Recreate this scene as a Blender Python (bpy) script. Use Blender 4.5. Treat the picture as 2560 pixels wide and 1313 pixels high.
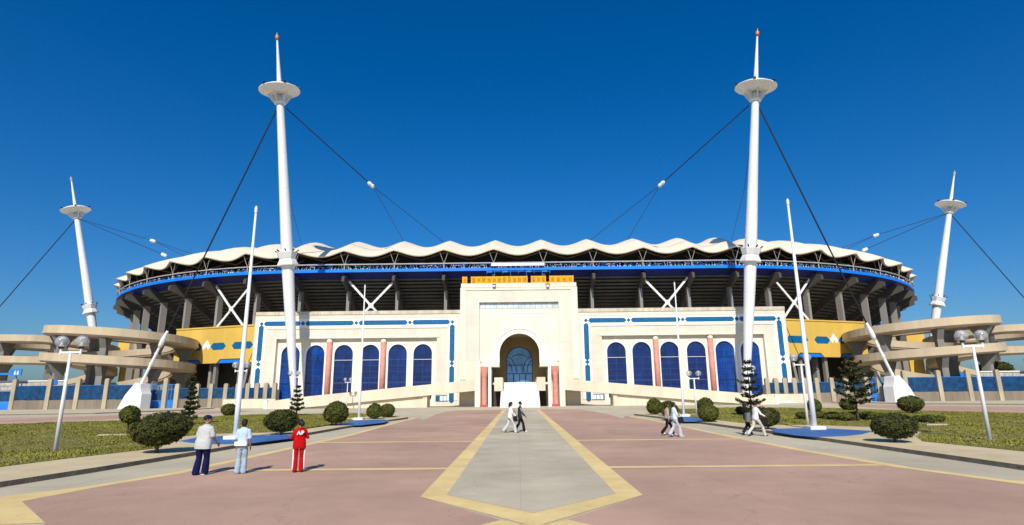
import bpy, bmesh, math, random
from mathutils import Vector, Matrix
import numpy as np
random.seed(7); rng = np.random.default_rng(7)
PI = math.pi; sin = math.sin; cos = math.cos; rad = math.radians
for o in list(bpy.data.objects): bpy.data.objects.remove(o)
scene = bpy.context.scene; col = scene.collection

# ------------------------------------------------------------------ camera
W, H, FPX = 2560., 1313., 1446.
PITCH = math.atan(324/FPX); ROLL = rad(0.55); YAW = rad(-0.5757); CAMH = 2.33
CAM = Vector((0, 0, CAMH))
F_ = Vector((sin(YAW)*cos(PITCH), cos(YAW)*cos(PITCH), sin(PITCH)))
R0 = F_.cross(Vector((0, 0, 1))).normalized(); U0 = R0.cross(F_)
R_ = R0*cos(ROLL) - U0*sin(ROLL); U_ = U0*cos(ROLL) + R0*sin(ROLL)
cd = bpy.data.cameras.new('camera'); cam = bpy.data.objects.new('camera', cd); col.objects.link(cam)
M = Matrix((R_, U_, -F_)).transposed().to_4x4(); M.translation = CAM; cam.matrix_world = M
cd.sensor_width = 36; cd.lens = 36*FPX/W; cd.clip_end = 5000; cd.clip_start = .1
scene.camera = cam
# a measured picture point turned into a real place: on the plane Y=const, or on the ground z=const
def ray(x, y): return F_ + R_*((x-1280)/FPX) - U_*((y-656.5)/FPX)
def at(x, y, Y): r = ray(x, y); return CAM + r*(Y/r.y)
def gnd(x, y, z=0.): r = ray(x, y); return CAM + r*((z-CAMH)/r.z)
def X_(x, y, Y): return at(x, y, Y).x
def Z_(x, y, Y): return at(x, y, Y).z

# ------------------------------------------------------------------ light
SUN_EL, SUN_AZ = rad(39.5), rad(4.5)          # light travels towards +Y, slightly +X
w = bpy.data.worlds.new('World'); scene.world = w; w.use_nodes = True
nt = w.node_tree; nt.nodes.clear()
sky = nt.nodes.new('ShaderNodeTexSky'); sky.sky_type = 'NISHITA'; sky.sun_disc = False
sky.sun_elevation = SUN_EL; sky.sun_rotation = PI + SUN_AZ
sky.air_density = 1.15; sky.dust_density = 1.1; sky.ozone_density = 3.0; sky.altitude = 0
hs = nt.nodes.new('ShaderNodeHueSaturation'); hs.inputs['Saturation'].default_value = 1.2; hs.inputs['Value'].default_value = 1.0
tint = nt.nodes.new('ShaderNodeMix'); tint.data_type = 'RGBA'; tint.blend_type = 'MULTIPLY'; tint.inputs[0].default_value = 1; tint.inputs[7].default_value = (.62, .87, 1.22, 1)
hs.inputs['Hue'].default_value = .5
bg = nt.nodes.new('ShaderNodeBackground'); bg.inputs['Strength'].default_value = .085
wo = nt.nodes.new('ShaderNodeOutputWorld')
nt.links.new(sky.outputs[0], tint.inputs[6]); nt.links.new(tint.outputs[2], hs.inputs['Color']); nt.links.new(hs.outputs[0], bg.inputs[0]); nt.links.new(bg.outputs[0], wo.inputs[0])
sl = bpy.data.lights.new('sun', 'SUN'); sl.energy = 4.75; sl.angle = rad(.5); sl.color = (1., .93, .81)
so = bpy.data.objects.new('sun', sl); col.objects.link(so)
ld = Vector((sin(SUN_AZ)*cos(SUN_EL), cos(SUN_AZ)*cos(SUN_EL), -sin(SUN_EL)))
so.rotation_euler = ld.to_track_quat('-Z', 'Y').to_euler(); so.location = (0, -40, 60)
vs = scene.view_settings; vs.view_transform = 'Standard'; vs.look = 'None'; vs.exposure = 0.0; vs.gamma = 1

# ------------------------------------------------------------------ materials
def mat(name, c, rough=.8, var=.12, scale=1.0, streak=False, bump=.0, bscale=None, metal=0., spec=.35, joints=None, c2=None, coat=0, detail=6, stain=0., jcol=.62, cracks=0.):
    m = bpy.data.materials.new(name); m.use_nodes = True
    n = m.node_tree.nodes; l = m.node_tree.links; b = n['Principled BSDF']
    b.inputs['Roughness'].default_value = rough; b.inputs['Metallic'].default_value = metal
    b.inputs['Specular IOR Level'].default_value = spec
    tc = n.new('ShaderNodeTexCoord'); mp = n.new('ShaderNodeMapping'); l.new(tc.outputs['Object'], mp.inputs[0])
    if streak: mp.inputs['Scale'].default_value = (1, 1, .12)
    nz = n.new('ShaderNodeTexNoise'); nz.inputs['Scale'].default_value = scale; nz.inputs['Detail'].default_value = detail; nz.inputs['Roughness'].default_value = .6
    l.new(mp.outputs[0], nz.inputs['Vector'])
    rp = n.new('ShaderNodeValToRGB')
    ca = tuple(max(0, x*(1-var)) for x in c); cb = tuple(min(1, x*(1+var)) for x in c)
    if c2: ca = c2; cb = c
    rp.color_ramp.elements[0].position = .32; rp.color_ramp.elements[1].position = .68
    rp.color_ramp.elements[0].color = (*ca, 1); rp.color_ramp.elements[1].color = (*cb, 1)
    l.new(nz.outputs[0], rp.inputs[0]); out = rp.outputs[0]
    if stain:
        n2 = n.new('ShaderNodeTexNoise'); n2.inputs['Scale'].default_value = scale*.23; n2.inputs['Detail'].default_value = 5
        l.new(tc.outputs['Object'], n2.inputs['Vector'])
        mr = n.new('ShaderNodeMapRange'); mr.inputs[1].default_value = .35; mr.inputs[2].default_value = .65; mr.inputs[3].default_value = 1-stain; mr.inputs[4].default_value = 1
        l.new(n2.outputs[0], mr.inputs[0])
        mx = n.new('ShaderNodeMix'); mx.data_type = 'RGBA'; mx.blend_type = 'MULTIPLY'; mx.inputs[0].default_value = 1
        l.new(out, mx.inputs[6]); l.new(mr.outputs[0], mx.inputs[7]); out = mx.outputs[2]
    if joints:
        kind, bw, bh = joints[:3]
        sx = n.new('ShaderNodeSeparateXYZ'); cx = n.new('ShaderNodeCombineXYZ'); l.new(tc.outputs['Object'], sx.inputs[0])
        if kind == 'xz': l.new(sx.outputs[0], cx.inputs[0]); l.new(sx.outputs[2], cx.inputs[1])
        else: l.new(sx.outputs[0], cx.inputs[0]); l.new(sx.outputs[1], cx.inputs[1])
        bt = n.new('ShaderNodeTexBrick'); bt.inputs['Scale'].default_value = 1; bt.inputs['Brick Width'].default_value = bw; bt.inputs['Row Height'].default_value = bh
        bt.inputs['Mortar Size'].default_value = joints[3] if len(joints) > 3 else .02; bt.inputs['Mortar Smooth'].default_value = .2; bt.offset = 0 if len(joints) < 5 else joints[4]
        bt.inputs['Color1'].default_value = (1, 1, 1, 1); bt.inputs['Color2'].default_value = (.55, .6, .75, 1) if 'glass' in name else (.93, .93, .93, 1); bt.inputs['Mortar'].default_value = (jcol, jcol, jcol, 1)  # glass: reflections that differ per pane are put into the pane tints
        l.new(cx.outputs[0], bt.inputs['Vector'])
        mx = n.new('ShaderNodeMix'); mx.data_type = 'RGBA'; mx.blend_type = 'MULTIPLY'; mx.inputs[0].default_value = 1
        l.new(out, mx.inputs[6]); l.new(bt.outputs[0], mx.inputs[7]); out = mx.outputs[2]
    if cracks:
        vo = n.new('ShaderNodeTexVoronoi'); vo.feature = 'DISTANCE_TO_EDGE'; vo.inputs['Scale'].default_value = .16; nd = n.new('ShaderNodeTexNoise'); nd.inputs['Scale'].default_value = 1.1; nd.inputs['Detail'].default_value = 4
        va = n.new('ShaderNodeVectorMath'); va.operation = 'MULTIPLY_ADD'; va.inputs[1].default_value = (1.6, 1.6, 0)
        l.new(tc.outputs['Object'], nd.inputs['Vector']); l.new(nd.outputs['Color'], va.inputs[0]); l.new(tc.outputs['Object'], va.inputs[2]); l.new(va.outputs[0], vo.inputs['Vector'])
        mr = n.new('ShaderNodeMapRange'); mr.inputs[1].default_value = .0008; mr.inputs[2].default_value = .0035; mr.inputs[3].default_value = 1-cracks; mr.inputs[4].default_value = 1; l.new(vo.outputs['Distance'], mr.inputs[0])
        mx = n.new('ShaderNodeMix'); mx.data_type = 'RGBA'; mx.blend_type = 'MULTIPLY'; mx.inputs[0].default_value = 1
        l.new(out, mx.inputs[6]); l.new(mr.outputs[0], mx.inputs[7]); out = mx.outputs[2]
    l.new(out, b.inputs['Base Color'])
    if bump:
        n3 = n.new('ShaderNodeTexNoise'); n3.inputs['Scale'].default_value = bscale or scale*6; n3.inputs['Detail'].default_value = 8
        l.new(tc.outputs['Object'], n3.inputs['Vector'])
        bp = n.new('ShaderNodeBump'); bp.inputs['Strength'].default_value = bump; bp.inputs['Distance'].default_value = .05
        l.new(n3.outputs[0], bp.inputs['Height']); l.new(bp.outputs[0], b.inputs['Normal'])
    return m
MT = {}
MT['ground'] = mat('grey concrete paving', (.60, .52, .365), .9, .10, .35, bump=.25, bscale=9, stain=.16, joints=('xy', 4., 4., .015))
MT['path'] = mat('smooth grey path concrete', (.60, .52, .37), .85, .13, .5, bump=.2, bscale=6, stain=.24, joints=('xy', 4.4, 3.1, .012, .0), jcol=.82, cracks=.14)
MT['pink'] = mat('pink coloured concrete', (.56, .352, .252), .9, .10, .5, bump=.22, bscale=14, stain=.22, joints=('xy', 5.2, 4.7, .014), jcol=.84, cracks=.14)
MT['yellow'] = mat('yellow ochre paving', (.80, .60, .26), .88, .10, 1.3, bump=.2, bscale=14, stain=.14)
MT['faint'] = mat('pale beige joint strip', (.53, .36, .235), .9, .08, 1.3)
MT['kerb'] = mat('kerb stone', (.19, .165, .125), .95, .25, 3., bump=.4, bscale=14)
MT['pave'] = mat('tan pavement concrete', (.65, .525, .31), .9, .10, .8, bump=.3, bscale=11, stain=.15)
MT['soil'] = mat('grass covered soil', (.13, .12, .03), 1., .3, 2.2, c2=(.27, .22, .09), bump=.8, bscale=9, spec=.1)
MT['blade'] = mat('grass blades', (.30, .27, .06), .9, .3, .35, c2=(.16, .165, .03), spec=.15)
MT['blue_paint'] = mat('blue painted ground', (.035, .14, .42), .6, .15, .8, c2=(.07, .19, .42), bump=.15, stain=.2)
MT['cream'] = mat('cream stone cladding', (.77, .70, .575), .8, .06, .8, streak=True, joints=('xz', 3.2, 1.55, .018), stain=.10, bump=.08, bscale=3, jcol=.72)
MT['stained'] = mat('rain stained coping', (.72, .64, .51), .85, .2, 1.4, streak=True, c2=(.50, .44, .35), stain=.15, detail=8)
MT['cream2'] = mat('cream painted render', (.79, .72, .595), .8, .06, 1., streak=True, stain=.09)
MT['ramp'] = mat('weathered cream render', (.74, .64, .48), .85, .09, .8, streak=True, stain=.10)
MT['white'] = mat('white stone', (.86, .84, .78), .6, .03, 1., stain=.04)
MT['wpaint'] = mat('white painted steel', (.80, .80, .79), .35, .035, .7, streak=True, stain=.05, spec=.5)
MT['inlay'] = mat('blue ceramic inlay', (.003, .12, .29), .45, .25, 2.2, joints=('xz', .5, .5, .02), jcol=.75)
MT['pinkcol'] = mat('pink marble column', (.68, .285, .22), .6, .16, 2.2, stain=.1, bump=.1)
MT['redbase'] = mat('red marble base', (.42, .10, .07), .5, .15, 3)
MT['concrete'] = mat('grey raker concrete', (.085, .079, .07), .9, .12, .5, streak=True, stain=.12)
MT['colcon'] = mat('pale grey column concrete', (.27, .26, .24), .9, .1, .5, streak=True, stain=.12)
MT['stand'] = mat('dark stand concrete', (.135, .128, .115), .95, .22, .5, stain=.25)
MT['beige'] = mat('beige fair faced concrete', (.56, .455, .31), .9, .10, .6, streak=True, stain=.12, bump=.15, bscale=3)
MT['pier'] = mat('grey pier concrete', (.25, .235, .21), .9, .14, .6, streak=True, stain=.15)
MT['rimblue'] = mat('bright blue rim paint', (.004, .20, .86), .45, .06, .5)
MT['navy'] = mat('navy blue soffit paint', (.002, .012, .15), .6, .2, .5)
MT['fabric'] = mat('off white tensile fabric', (.80, .70, .54), .65, .045, .35, stain=.06)
MT['roof_shade'] = mat('painted dark roof shade', (.045, .034, .022), .9, .3, .4)  # shade below the pale canopy, put into a dark brown colour
MT['tube'] = mat('galvanised tube', (.42, .40, .36), .45, .1, 1, spec=.5)
MT['browntube'] = mat('rust brown tube', (.20, .13, .06), .7, .3, 1)
MT['cable'] = mat('black stay cable', (.012, .012, .014), .5, .2, 1)
MT['mustard'] = mat('mustard yellow render', (.70, .45, .085), .8, .07, .6, streak=True, stain=.1)
MT['lblue'] = mat('sky blue painted metal', (.02, .20, .62), .5, .12, 1)
MT['white_panel'] = mat('white panel', (.8, .8, .78), .6, .04, 1)
MT['stone'] = mat('rubble stone wall', (.58, .50, .39), .9, .2, 2.2, joints=('xz', 1.3, .7, .05, .5), stain=.15, bump=.5, bscale=5, jcol=.45)
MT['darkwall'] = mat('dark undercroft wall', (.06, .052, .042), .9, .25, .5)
MT['basewall'] = mat('brown stained plinth', (.25, .205, .15), .9, .2, .8, streak=True, stain=.2)
MT['greyblue'] = mat('slate blue glazing bar', (.03, .07, .22), .4, .15, 2)
MT['navyframe'] = mat('dark blue window frame', (.004, .03, .12), .4, .15, 2)
MT['orange2'] = mat('rusty orange mesh', (.50, .22, .005), .8, .4, 6)
MT['orange'] = mat('orange yellow screen', (.80, .40, .01), .7, .12, 2.5, joints=('xz', .8, 3, .05), jcol=.7)
MT['post'] = mat('fence post concrete', (.47, .395, .275), .9, .18, 1.4, streak=True, stain=.2, bump=.2, bscale=5)
MT['bark'] = mat('tree bark', (.17, .125, .08), .95, .25, 9, bump=.6)
MT['leafA'] = mat('bush foliage', (.12, .13, .022), .75, .3, 3.2, c2=(.032, .042, .01), spec=.2)
MT['leafB'] = mat('dark bush foliage', (.085, .088, .018), .75, .3, 3.2, c2=(.022, .028, .008), spec=.2)
MT['needle'] = mat('pine needles', (.085, .095, .024), .8, .3, 2.2, c2=(.032, .042, .012), spec=.2)
MT['skin'] = mat('brown skin', (.32, .155, .085), .6, .08, 6)
MT['hair'] = mat('black hair', (.012, .010, .010), .6, .3, 20)
MT['orangelamp'] = mat('orange beacon', (.85, .30, .02), .4, .1, 4)
MT['redcap'] = mat('red beacon base', (.35, .03, .01), .5, .1, 4)
MT['black'] = mat('black plastic', (.02, .02, .02), .5, .2, 4)
def cloth(name, c, v=.05, r=.9):
    m = mat(name, c, r, v, 7, spec=.15, bump=1., bscale=9)
    for q in m.node_tree.nodes:
        if q.type == 'BUMP': q.inputs['Distance'].default_value = .035
    return m

def glass_mat(name, c, rough=.08, joints=None, c2=None):
    m = mat(name, c, rough, .35, .5, spec=.6, joints=joints, jcol=.25, c2=c2); return m
MT['winblue'] = glass_mat('blue tinted window glass', (.006, .032, .20), .12, ('xz', .86, 1.15, .03), c2=(.002, .012, .08))
MT['winbright'] = glass_mat('bright blue window glass', (.003, .07, .36), .15, ('xz', .86, 1.15, .03), c2=(.002, .035, .2))
MT['doorglass'] = glass_mat('blue entrance glass', (.12, .34, .72), .1)
MT['stripglass'] = glass_mat('pale strip glazing', (.60, .68, .80), .15)
def net_mat():
    m = mat('blue netting', (.002, .085, .22), .5, .45, 1.6, c2=(.001, .02, .07), spec=.5)
    n = m.node_tree.nodes; l = m.node_tree.links; b = n['Principled BSDF']; o = n['Material Output']
    t = n.new('ShaderNodeBsdfTransparent'); t.inputs[0].default_value = (.25, .5, 1, 1)
    mx = n.new('ShaderNodeMixShader'); mx.inputs[0].default_value = .8
    l.new(t.outputs[0], mx.inputs[1]); l.new(b.outputs[0], mx.inputs[2]); l.new(mx.outputs[0], o.inputs[0]); return m
MT['net'] = net_mat()
def globe_mat():
    m = bpy.data.materials.new('clear globe plastic'); m.use_nodes = True
    n = m.node_tree.nodes; l = m.node_tree.links; n.clear()
    o = n.new('ShaderNodeOutputMaterial'); t = n.new('ShaderNodeBsdfTransparent'); t.inputs[0].default_value = (.93, .93, .93, 1)
    g = n.new('ShaderNodeBsdfGlossy'); g.inputs['Roughness'].default_value = .08; d = n.new('ShaderNodeBsdfDiffuse'); d.inputs[0].default_value = (.7, .7, .7, 1)
    nz = n.new('ShaderNodeTexNoise'); nz.inputs['Scale'].default_value = 7
    lw = n.new('ShaderNodeLayerWeight'); lw.inputs[0].default_value = .30
    m1 = n.new('ShaderNodeMixShader'); m2 = n.new('ShaderNodeMixShader'); m2.inputs[0].default_value = .30
    l.new(lw.outputs['Facing'], m1.inputs[0]); l.new(t.outputs[0], m1.inputs[1]); l.new(g.outputs[0], m1.inputs[2])
    l.new(m1.outputs[0], m2.inputs[1]); l.new(d.outputs[0], m2.inputs[2]); l.new(m2.outputs[0], o.inputs[0]); return m
MT['globe'] = globe_mat()

# ------------------------------------------------------------------ mesh helpers
class MB:
    def __init__(s): s.v = []; s.f = []; s.mi = []; s.cur = 0
    def add(s, vs, fs):
        k = len(s.v); s.v += [tuple(p) for p in vs]; s.f += [tuple(i+k for i in f) for f in fs]; s.mi += [s.cur]*len(fs); return s
    def box(s, x0, x1, y0, y1, z0, z1):
        x0, x1 = min(x0, x1), max(x0, x1); y0, y1 = min(y0, y1), max(y0, y1); z0, z1 = min(z0, z1), max(z0, z1)
        return s.add([(x0,y0,z0),(x1,y0,z0),(x1,y1,z0),(x0,y1,z0),(x0,y0,z1),(x1,y0,z1),(x1,y1,z1),(x0,y1,z1)],
                     [(0,3,2,1),(4,5,6,7),(0,1,5,4),(1,2,6,5),(2,3,7,6),(3,0,4,7)])
    def obox(s, c, ux, uy, uz):
        c = Vector(c); ux, uy, uz = Vector(ux), Vector(uy), Vector(uz); P = []
        for k in (-1, 1):
            for i, j in ((-1,-1),(1,-1),(1,1),(-1,1)): P.append(c+ux*i+uy*j+uz*k)
        return s.add(P, [(0,3,2,1),(4,5,6,7),(0,1,5,4),(1,2,6,5),(2,3,7,6),(3,0,4,7)])
    def bar(s, a, b, wd, hd, up=(0,0,1)):
        a = Vector(a); b = Vector(b); d = b-a; u = d.normalized(); sd = u.cross(Vector(up))
        if sd.length < 1e-4: sd = u.cross(Vector((0,1,0)))
        sd.normalize(); t = sd.cross(u)
        return s.obox((a+b)/2, d/2, sd*wd/2, t*hd/2)
    def tube(s, pts, r, n=8, caps=True):
        pts = [Vector(p) for p in pts]
        if not hasattr(r, '__len__'): r = [r]*len(pts)
        k = len(s.v); prev = None; fs = []
        for i, p in enumerate(pts):
            d = (pts[min(i+1, len(pts)-1)]-pts[max(i-1, 0)]).normalized()
            if prev is None:
                a = d.cross(Vector((0,0,1)))
                if a.length < .05: a = d.cross(Vector((0,1,0)))
            else: a = prev - d*prev.dot(d)
            a.normalize(); prev = a; b = d.cross(a)
            for j in range(n):
                t = 2*PI*j/n; s.v.append(tuple(p+(a*cos(t)+b*sin(t))*r[i]))
        for i in range(len(pts)-1):
            for j in range(n):
                fs.append((k+i*n+j, k+i*n+(j+1) % n, k+(i+1)*n+(j+1) % n, k+(i+1)*n+j))
        if caps: fs.append(tuple(k+j for j in range(n))[::-1]); fs.append(tuple(k+(len(pts)-1)*n+j for j in range(n)))
        s.f += fs; s.mi += [s.cur]*len(fs); return s
    def lathe(s, prof, n=24, c=(0,0,0), axis=None):
        c = Vector(c); ax = Vector(axis).normalized() if axis else Vector((0,0,1))
        a = ax.cross(Vector((0,1,0))).normalized(); b = ax.cross(a)
        vs = []
        for (r, z) in prof:
            for j in range(n):
                t = 2*PI*j/n; vs.append(c+ax*z+(a*cos(t)+b*sin(t))*max(r, 1e-3))
        fs = [(i*n+j, i*n+(j+1) % n, (i+1)*n+(j+1) % n, (i+1)*n+j) for i in range(len(prof)-1) for j in range(n)]
        return s.add(vs, fs)
    def loft(s, secs, n=22, p=2.4):      # elliptical sections (x, y, z, rx, ry)
        k = len(s.v); m = len(secs)
        for (x, y, z, rx, ry) in secs:
            for j in range(n):
                t = 2*PI*j/n; c, q = cos(t), sin(t); e = 2/p
                s.v.append((x+rx*math.copysign(abs(c)**e, c), y+ry*math.copysign(abs(q)**e, q), z))
        fs = [(k+i*n+j, k+i*n+(j+1) % n, k+(i+1)*n+(j+1) % n, k+(i+1)*n+j) for i in range(m-1) for j in range(n)]
        fs.append(tuple(k+j for j in range(n))[::-1]); fs.append(tuple(k+(m-1)*n+j for j in range(n))); s.f += fs; s.mi += [s.cur]*len(fs); return s
    def slab(s, poly, z0, z1):
        n = len(poly)
        if sum(poly[i][0]*poly[(i+1) % n][1]-poly[(i+1) % n][0]*poly[i][1] for i in range(n)) < 0: poly = poly[::-1]
        vs = [(p[0],p[1],z0) for p in poly]+[(p[0],p[1],z1) for p in poly]
        return s.add(vs, [tuple(range(n))[::-1], tuple(range(n, 2*n))]+[(i,(i+1) % n,n+(i+1) % n,n+i) for i in range(n)])
    def plate(s, poly, y0, y1):        # polygon in x,z extruded along y
        n = len(poly)
        if sum(poly[i][0]*poly[(i+1) % n][1]-poly[(i+1) % n][0]*poly[i][1] for i in range(n)) < 0: poly = poly[::-1]
        vs = [(p[0],y0,p[1]) for p in poly]+[(p[0],y1,p[1]) for p in poly]
        return s.add(vs, [tuple(range(n)), tuple(range(n, 2*n))[::-1]]+[((i+1) % n,i,n+i,n+(i+1) % n) for i in range(n)])
    def ball(s, c, r, n=10, m=7):
        if not hasattr(r, '__len__'): r = (r, r, r)
        vs = [(c[0],c[1],c[2]-r[2])]
        for i in range(1, m):
            ph = -PI/2+PI*i/m
            for j in range(n): vs.append((c[0]+r[0]*cos(ph)*cos(2*PI*j/n), c[1]+r[1]*cos(ph)*sin(2*PI*j/n), c[2]+r[2]*sin(ph)))
        vs.append((c[0],c[1],c[2]+r[2])); fs = []
        for j in range(n): fs.append((0, 1+(j+1) % n, 1+j)); fs.append((len(vs)-1, 1+(m-2)*n+j, 1+(m-2)*n+(j+1) % n))
        for i in range(m-2):
            for j in range(n): fs.append((1+i*n+j, 1+i*n+(j+1) % n, 1+(i+1)*n+(j+1) % n, 1+(i+1)*n+j))
        return s.add(vs, fs)
    def build(s, name, m, parent=None, smooth=False, origin=None):
        me = bpy.data.meshes.new(name)
        V = s.v
        if origin: V = [(p[0]-origin[0], p[1]-origin[1], p[2]-origin[2]) for p in V]
        me.from_pydata(V, [], s.f)
        for q in (m if isinstance(m, (list, tuple)) else [m]): me.materials.append(q)
        if isinstance(m, (list, tuple)): me.polygons.foreach_set('material_index', s.mi)
        if smooth: me.polygons.foreach_set('use_smooth', [True]*len(me.polygons))
        me.update(); o = bpy.data.objects.new(name, me); col.objects.link(o)
        if origin: o.location = origin
        if parent: o.parent = parent
        return o
def tag(o, label=None, cat=None, group=None, kind=None):
    if label: o['label'] = label
    if cat: o['category'] = cat
    if group: o['group'] = group
    if kind: o['kind'] = kind
    return o
def empty(name, loc=(0,0,0), rz=0): 
    o = bpy.data.objects.new(name, None); col.objects.link(o); o.location = loc; o.rotation_euler = (0,0,rz); o.empty_display_size = .3; return o
def copy_tree(o, parent=None):
    c = o.copy(); col.objects.link(c); c.parent = parent
    for ch in [x for x in list(bpy.data.objects) if x.parent == o]: copy_tree(ch, c)
    return c
def struct(name, o): o['kind'] = 'structure'; return o
def arch(xc, w, zb, zs, n=14, k=1.0):     # closed outline of an arched opening
    return [(xc-w, zb), (xc+w, zb)]+[(xc+w*cos(PI*i/n), zs+w*k*sin(PI*i/n)) for i in range(n+1)]
def arch_wall(mb, x0, x1, z0, z1, y0, y1, openings, n=14):
    x = x0
    for (xc, wd, zb, zs) in sorted(openings):
        if xc-wd > x+1e-4: mb.box(x, xc-wd, y0, y1, z0, z1)
        if zb > z0+1e-4: mb.box(xc-wd, xc+wd, y0, y1, z0, zb)
        P = [(xc-wd*cos(PI*i/n), zs+wd*sin(PI*i/n)) for i in range(n+1)]
        for i in range(n):
            (a, b), (c, d) = P[i], P[i+1]
            mb.add([(a,y0,b),(c,y0,d),(c,y0,z1),(a,y0,z1),(a,y1,b),(c,y1,d),(c,y1,z1),(a,y1,z1)],
                   [(0,1,2,3),(5,4,7,6),(0,4,5,1),(3,2,6,7)])
        x = xc+wd
    if x < x1: mb.box(x, x1, y0, y1, z0, z1)

# ------------------------------------------------------------------ ground
b = MB(); b.add([(-1500,-60,0),(1500,-60,0),(1500,2500,0),(-1500,2500,0)], [(0,1,2,3)]); struct('g', b.build('ground', MT['ground']))
def sheet(name, polys, z, m):
    b = MB()
    for P in polys:
        if sum(P[i][0]*P[(i+1) % len(P)][1]-P[(i+1) % len(P)][0]*P[i][1] for i in range(len(P))) < 0: P = P[::-1]
        b.add([(p[0], p[1], z) for p in P], [tuple(range(len(P)))])
    return struct('s', b.build(name, m))
def dens(poly, n=6):
    out = []
    for i in range(len(poly)):
        a = poly[i]; c = poly[(i+1) % len(poly)]
        for k in range(n): out.append((a[0]+(c[0]-a[0])*k/n, a[1]+(c[1]-a[1])*k/n))
    return out
def side(Y, sg=-1): # inner edge of the side yellow band
    t = [(0,7.2),(11.4,8.9),(13.9,11.5),(16,11.2),(18.8,10.4),(25,10.15),(34,9.7),(50,9.95),(60,9.75)] if sg < 0 else [(0,8.),(10.5,9.6),(12.5,12.9),(15.2,12.2),(17.7,11.35),(20.7,10.8),(27,10.5),(34,10.4),(44,10.5),(57,10.0),(60,9.8)]
    for (a, p), (c, q) in zip(t, t[1:]):
        if Y <= c: return p+(q-p)*(Y-a)/(c-a)
    return 9.6
ax = .25
for sg in (-1, 1):
    pts = [(sg*side(y, sg)+ax*.6, y) for y in (11.6,12.5,13.9,16,18.5,24,34,44,50,57)]
    far = [(g.x, g.y) for g in ([gnd(1060,1050), gnd(1090,1036), gnd(1118,1029), gnd(1150,1026), gnd(1240,1025)] if sg < 0 else [gnd(1555,1046), gnd(1520,1036), gnd(1480,1028), gnd(1450,1024), gnd(1365,1023)])]
    inner = [(sg*2.35+ax, 80), (sg*2.55+ax, 14.1), (sg*.6+ax, 11.55), (sg*2.9+ax, 9.), (sg*2.6+ax, 6), (sg*6+ax, 6)]
    sheet('pink_paving', [pts[::1]+far+inner[0:]], .004, MT['pink'])
    # yellow side band
    band = [(-12.,9.),(-11.6,14.3),(-11.0,18.6),(-10.35,25),(-10.2,34),(-10.1,50),(-9.9,60)]
    a = [(sg*side(y, sg)+ax*.6, y) for y in (11.6,12.5,13.9,16,18.5,24,34,44,50,57)]
    o = [(sg*(side(y, sg)+ (.42 if y > 15 else .42+(15-y)*.9))+ax*.6, y) for y in (11.0,12.0,13.9,16,18.5,24,34,44,50,57)]
    sheet('yellow_edge_band', [[a[i], a[i+1], o[i+1], o[i]] for i in range(len(a)-1)], .008, MT['yellow'])
    # centre band of the walkway
    inn = 1.95
    sheet('yellow_edge_band', [[(sg*2.5+ax, 80), (sg*2.55+ax, 14.1), (sg*inn+ax, 14.35), (sg*2.05+ax, 80)],
                                [(sg*2.55+ax, 14.1), (sg*.0+ax, 11.0), (sg*.0+ax, 12.2), (sg*inn+ax, 14.35)],
                                [(ax, 10.995), (sg*.62+ax, 11.545), (sg*3.0+ax, 9.), (sg*2.3+ax, 9.)]], .008, MT['yellow'])
    L = lambda y0, wd, m: sheet('cross_joint_line', [[(sg*2.5+ax, y0), (sg*side(y0, sg)+ax*.6, y0), (sg*side(y0+wd, sg)+ax*.6, y0+wd), (sg*2.5+ax, y0+wd)]], .0095, m)
    L(18.9, .42, MT['yellow']); L(29.2, .45, MT['yellow']); L(38.2, .3, MT['faint']); L(48.5, .45, MT['faint'])
sheet('walkway', [[(-1.97+ax, 14.33), (ax, 12.17), (1.97+ax, 14.33), (2.07+ax, 88), (-2.07+ax, 88)]], .012, MT['path'])
sheet('walkway', [[(ax, 10.9), (-2.25+ax, 9.), (-2.25+ax, 5), (2.25+ax, 5), (2.25+ax, 9.)]], .012, MT['path'])
# ring road pink bands and far pavements
for sg, P in ((-1, [(-160,1056),(0,1045),(200,1042),(350,1036),(480,1029),(575,1026),(640,1028),(520,1035),(400,1042),(250,1050),(0,1059),(-160,1072)]),
              (1, [(2050,1007),(2200,1012),(2560,1018),(2700,1021),(2700,1036),(2560,1031),(2290,1026),(2190,1020),(2100,1013)])):
    sheet('pink_road_band', [[tuple(gnd(*p)[:2]) for p in P]], .004, MT['pink'])
def island(name, outline, z, top_m, kerbw=.18):
    b = MB(); b.slab(outline, -.02, z); o = b.build(name, [top_m, MT['kerb']])
    for p in o.data.polygons: p.material_index = 0 if p.normal.z > .5 else 1
    return struct('i', o)
# planted islands: kerb, tan pavement, soil, grass
ISL = [(-13.9,4),(-13.75,15.7),(-13.3,19),(-12.85,24),(-12.35,32),(-12.0,40),(-11.1,50),(-10.35,55.2),(-10.6,56.8),(-13.5,60.5),(-17.5,66.8),(-29.2,67),(-31,64),(-36,54.6),(-46,45),(-60,34),(-60,4)]
ISR = [(14.6,4),(14.5,15.7),(14.35,20),(14.1,26),(13.6,33),(13.0,41),(12.0,52),(11.2,58.5),(11.6,60.5),(14,64),(18,72),(26,76),(36,71.5),(40,60),(44.5,52),(62,40),(62,4)]
GRL = [(-17.2,4),(-16.7,18),(-16.3,21.4),(-15.3,25.5),(-17.6,29.6),(-18.5,32.0),(-17.6,34.3),(-14.,35.2),(-13.6,40),(-13.3,46),(-14.,50.5),(-16,53.6),(-14.8,58),(-12.2,56.5),(-11.6,57.6),(-14.6,61),(-18,66),(-28.9,66.2),(-31,63),(-36,54),(-45.6,44.5),(-59.5,33.5),(-59.5,4)]
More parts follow.
